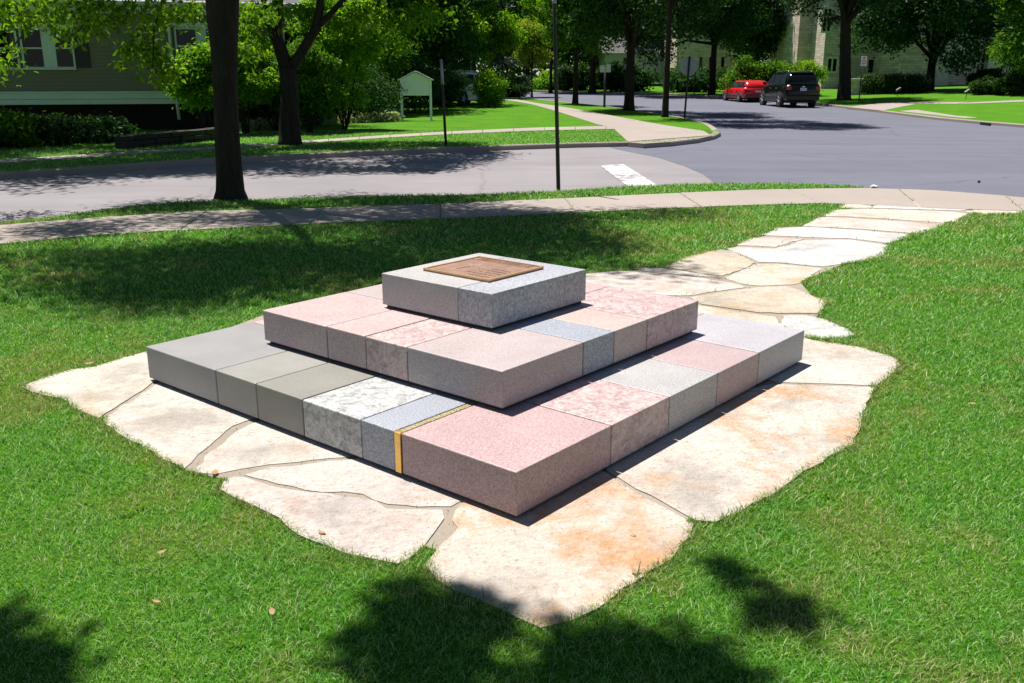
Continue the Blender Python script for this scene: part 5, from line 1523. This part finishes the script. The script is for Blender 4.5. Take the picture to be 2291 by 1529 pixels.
def fallen(label, px, py, size, yaw, mat='lf_brown', name="fallen_leaf", z=0.014):
    g_ = G(px, py)
    bm = bmesh.new()
    n_ = 7
    left = []; right = []; mid = []
    for i in range(n_):
        t = i / (n_ - 1)
        w_ = size * 0.27 * math.sin(math.pi * min(1, t * 0.96 + 0.03)) ** 0.8
        z_ = 0.22 * size * (t - 0.5) ** 2 * 2
        left.append(bm.verts.new((-w_, t * size, z_ + 0.16 * w_))); mid.append(bm.verts.new((0, t * size, z_))); right.append(bm.verts.new((w_, t * size, z_ + 0.22 * w_)))
    for i in range(n_ - 1):
        bm.faces.new((left[i], mid[i], mid[i + 1], left[i + 1])); bm.faces.new((mid[i], right[i], right[i + 1], mid[i + 1]))
    o = obj_bm(name, bm, M[mat], None, True)
    o.location = (g_.x, g_.y, z); o.rotation_euler = (random.uniform(-.2, .2), random.uniform(-.2, .2), yaw)
    return tag(o, label, "leaf", "dry leaves on the ground")
fallen("pale dry leaf on the grass below the pinkish flagstone", 612, 1386, 0.034, 0.4)
fallen("curled dry leaf on the grass left of the pinkish flagstone", 374, 1240, 0.031, 2.0)
fallen("small dry leaf in the grass near the bottom left", 360, 1358, 0.031, 1.2)
fallen("orange dry leaf at the tip of the leftmost flagstone", 212, 818, 0.06, 1.4)
fallen("dry leaf on the pinkish front flagstone", 728, 1198, 0.034, 1.0, z=0.005)
fallen("dark dry leaf on the stained flagstone at front right", 1424, 1200, 0.024, 1.5, z=0.004)
fallen("dry leaf standing at the grass edge of the stained flagstone", 1424, 1290, 0.034, 0.3, z=0.006)
fallen("pale leaf in the lawn right of the large flagstone", 2183, 910, 0.031, 0.8)
fallen("dry leaf in the shaded lawn behind the monument", 1325, 548, 0.07, 1.8)
fallen("brown leaf on the flagstone edge by the mortar gap", 480, 1066, 0.05, 0.2, z=0.004)

# broad leaved weeds in the lawn
rg = np.random.default_rng(201)
cs = []
for (px, py) in ((285, 1150), (312, 1138), (525, 1440), (1365, 603), (1352, 606), (1850, 1110), (1700, 1180), (60, 872)):
    g_ = G(px, py); cs.append((g_.x, g_.y, 0.012))
vv, ff = leaf_cloud(cs, [np.array([.030, .030, .006])] * len(cs), [12] * len(cs), 0.016, rg, 2.6, 0.2, 0.6)
stuff(obj_np("lawn_weeds", vv, ff, 4, M['lf_light']), "scattered broad leaved weeds in the lawn", "weeds")
# litter on the asphalt
g_ = G(1957, 405)
bm = bmesh.new(); bmesh.ops.create_icosphere(bm, subdivisions=2, radius=0.06)
for v in bm.verts: v.co = Vector((v.co.x * random.uniform(.8, 1.3), v.co.y * random.uniform(.7, 1.1), v.co.z * random.uniform(.3, .6)))
o = obj_bm("paper_scrap", bm, M['signwhite']); o.location = (g_.x, g_.y, RZ + 0.03)
tag(o, "crumpled white paper scrap on the asphalt beyond the path", "litter")
g_ = G(2192, 394)
bm = bmesh.new(); bmesh.ops.create_icosphere(bm, subdivisions=2, radius=0.024)
for v in bm.verts: v.co *= random.uniform(.93, 1.05)
o = obj_bm("green_nut", bm, M['green_metal'], None, True); o.location = (g_.x, g_.y, RZ + 0.026)
tag(o, "small dark green nut lying on the asphalt at right", "nut")
# dead twigs by the stained flagstone
for (px, py, L_, yaw, lab) in ((1424, 1292, .05, 1.2, "short dead twig standing at the rim of the stained flagstone"), (1955, 880, .10, 0.9, "thin dead twig on the large flagstone near its right rim")):
    g_ = G(px, py)
    o = tube("dead_twig", [(0, 0, 0), (L_ * .5 * math.cos(yaw), L_ * .5 * math.sin(yaw), .006), (L_ * math.cos(yaw), L_ * math.sin(yaw), .012 if L_ > .06 else .03)], [.0025, .002, .001], M['bark2'], None, 5)
    o.location = (g_.x, g_.y, 0.004); tag(o, lab, "twig")
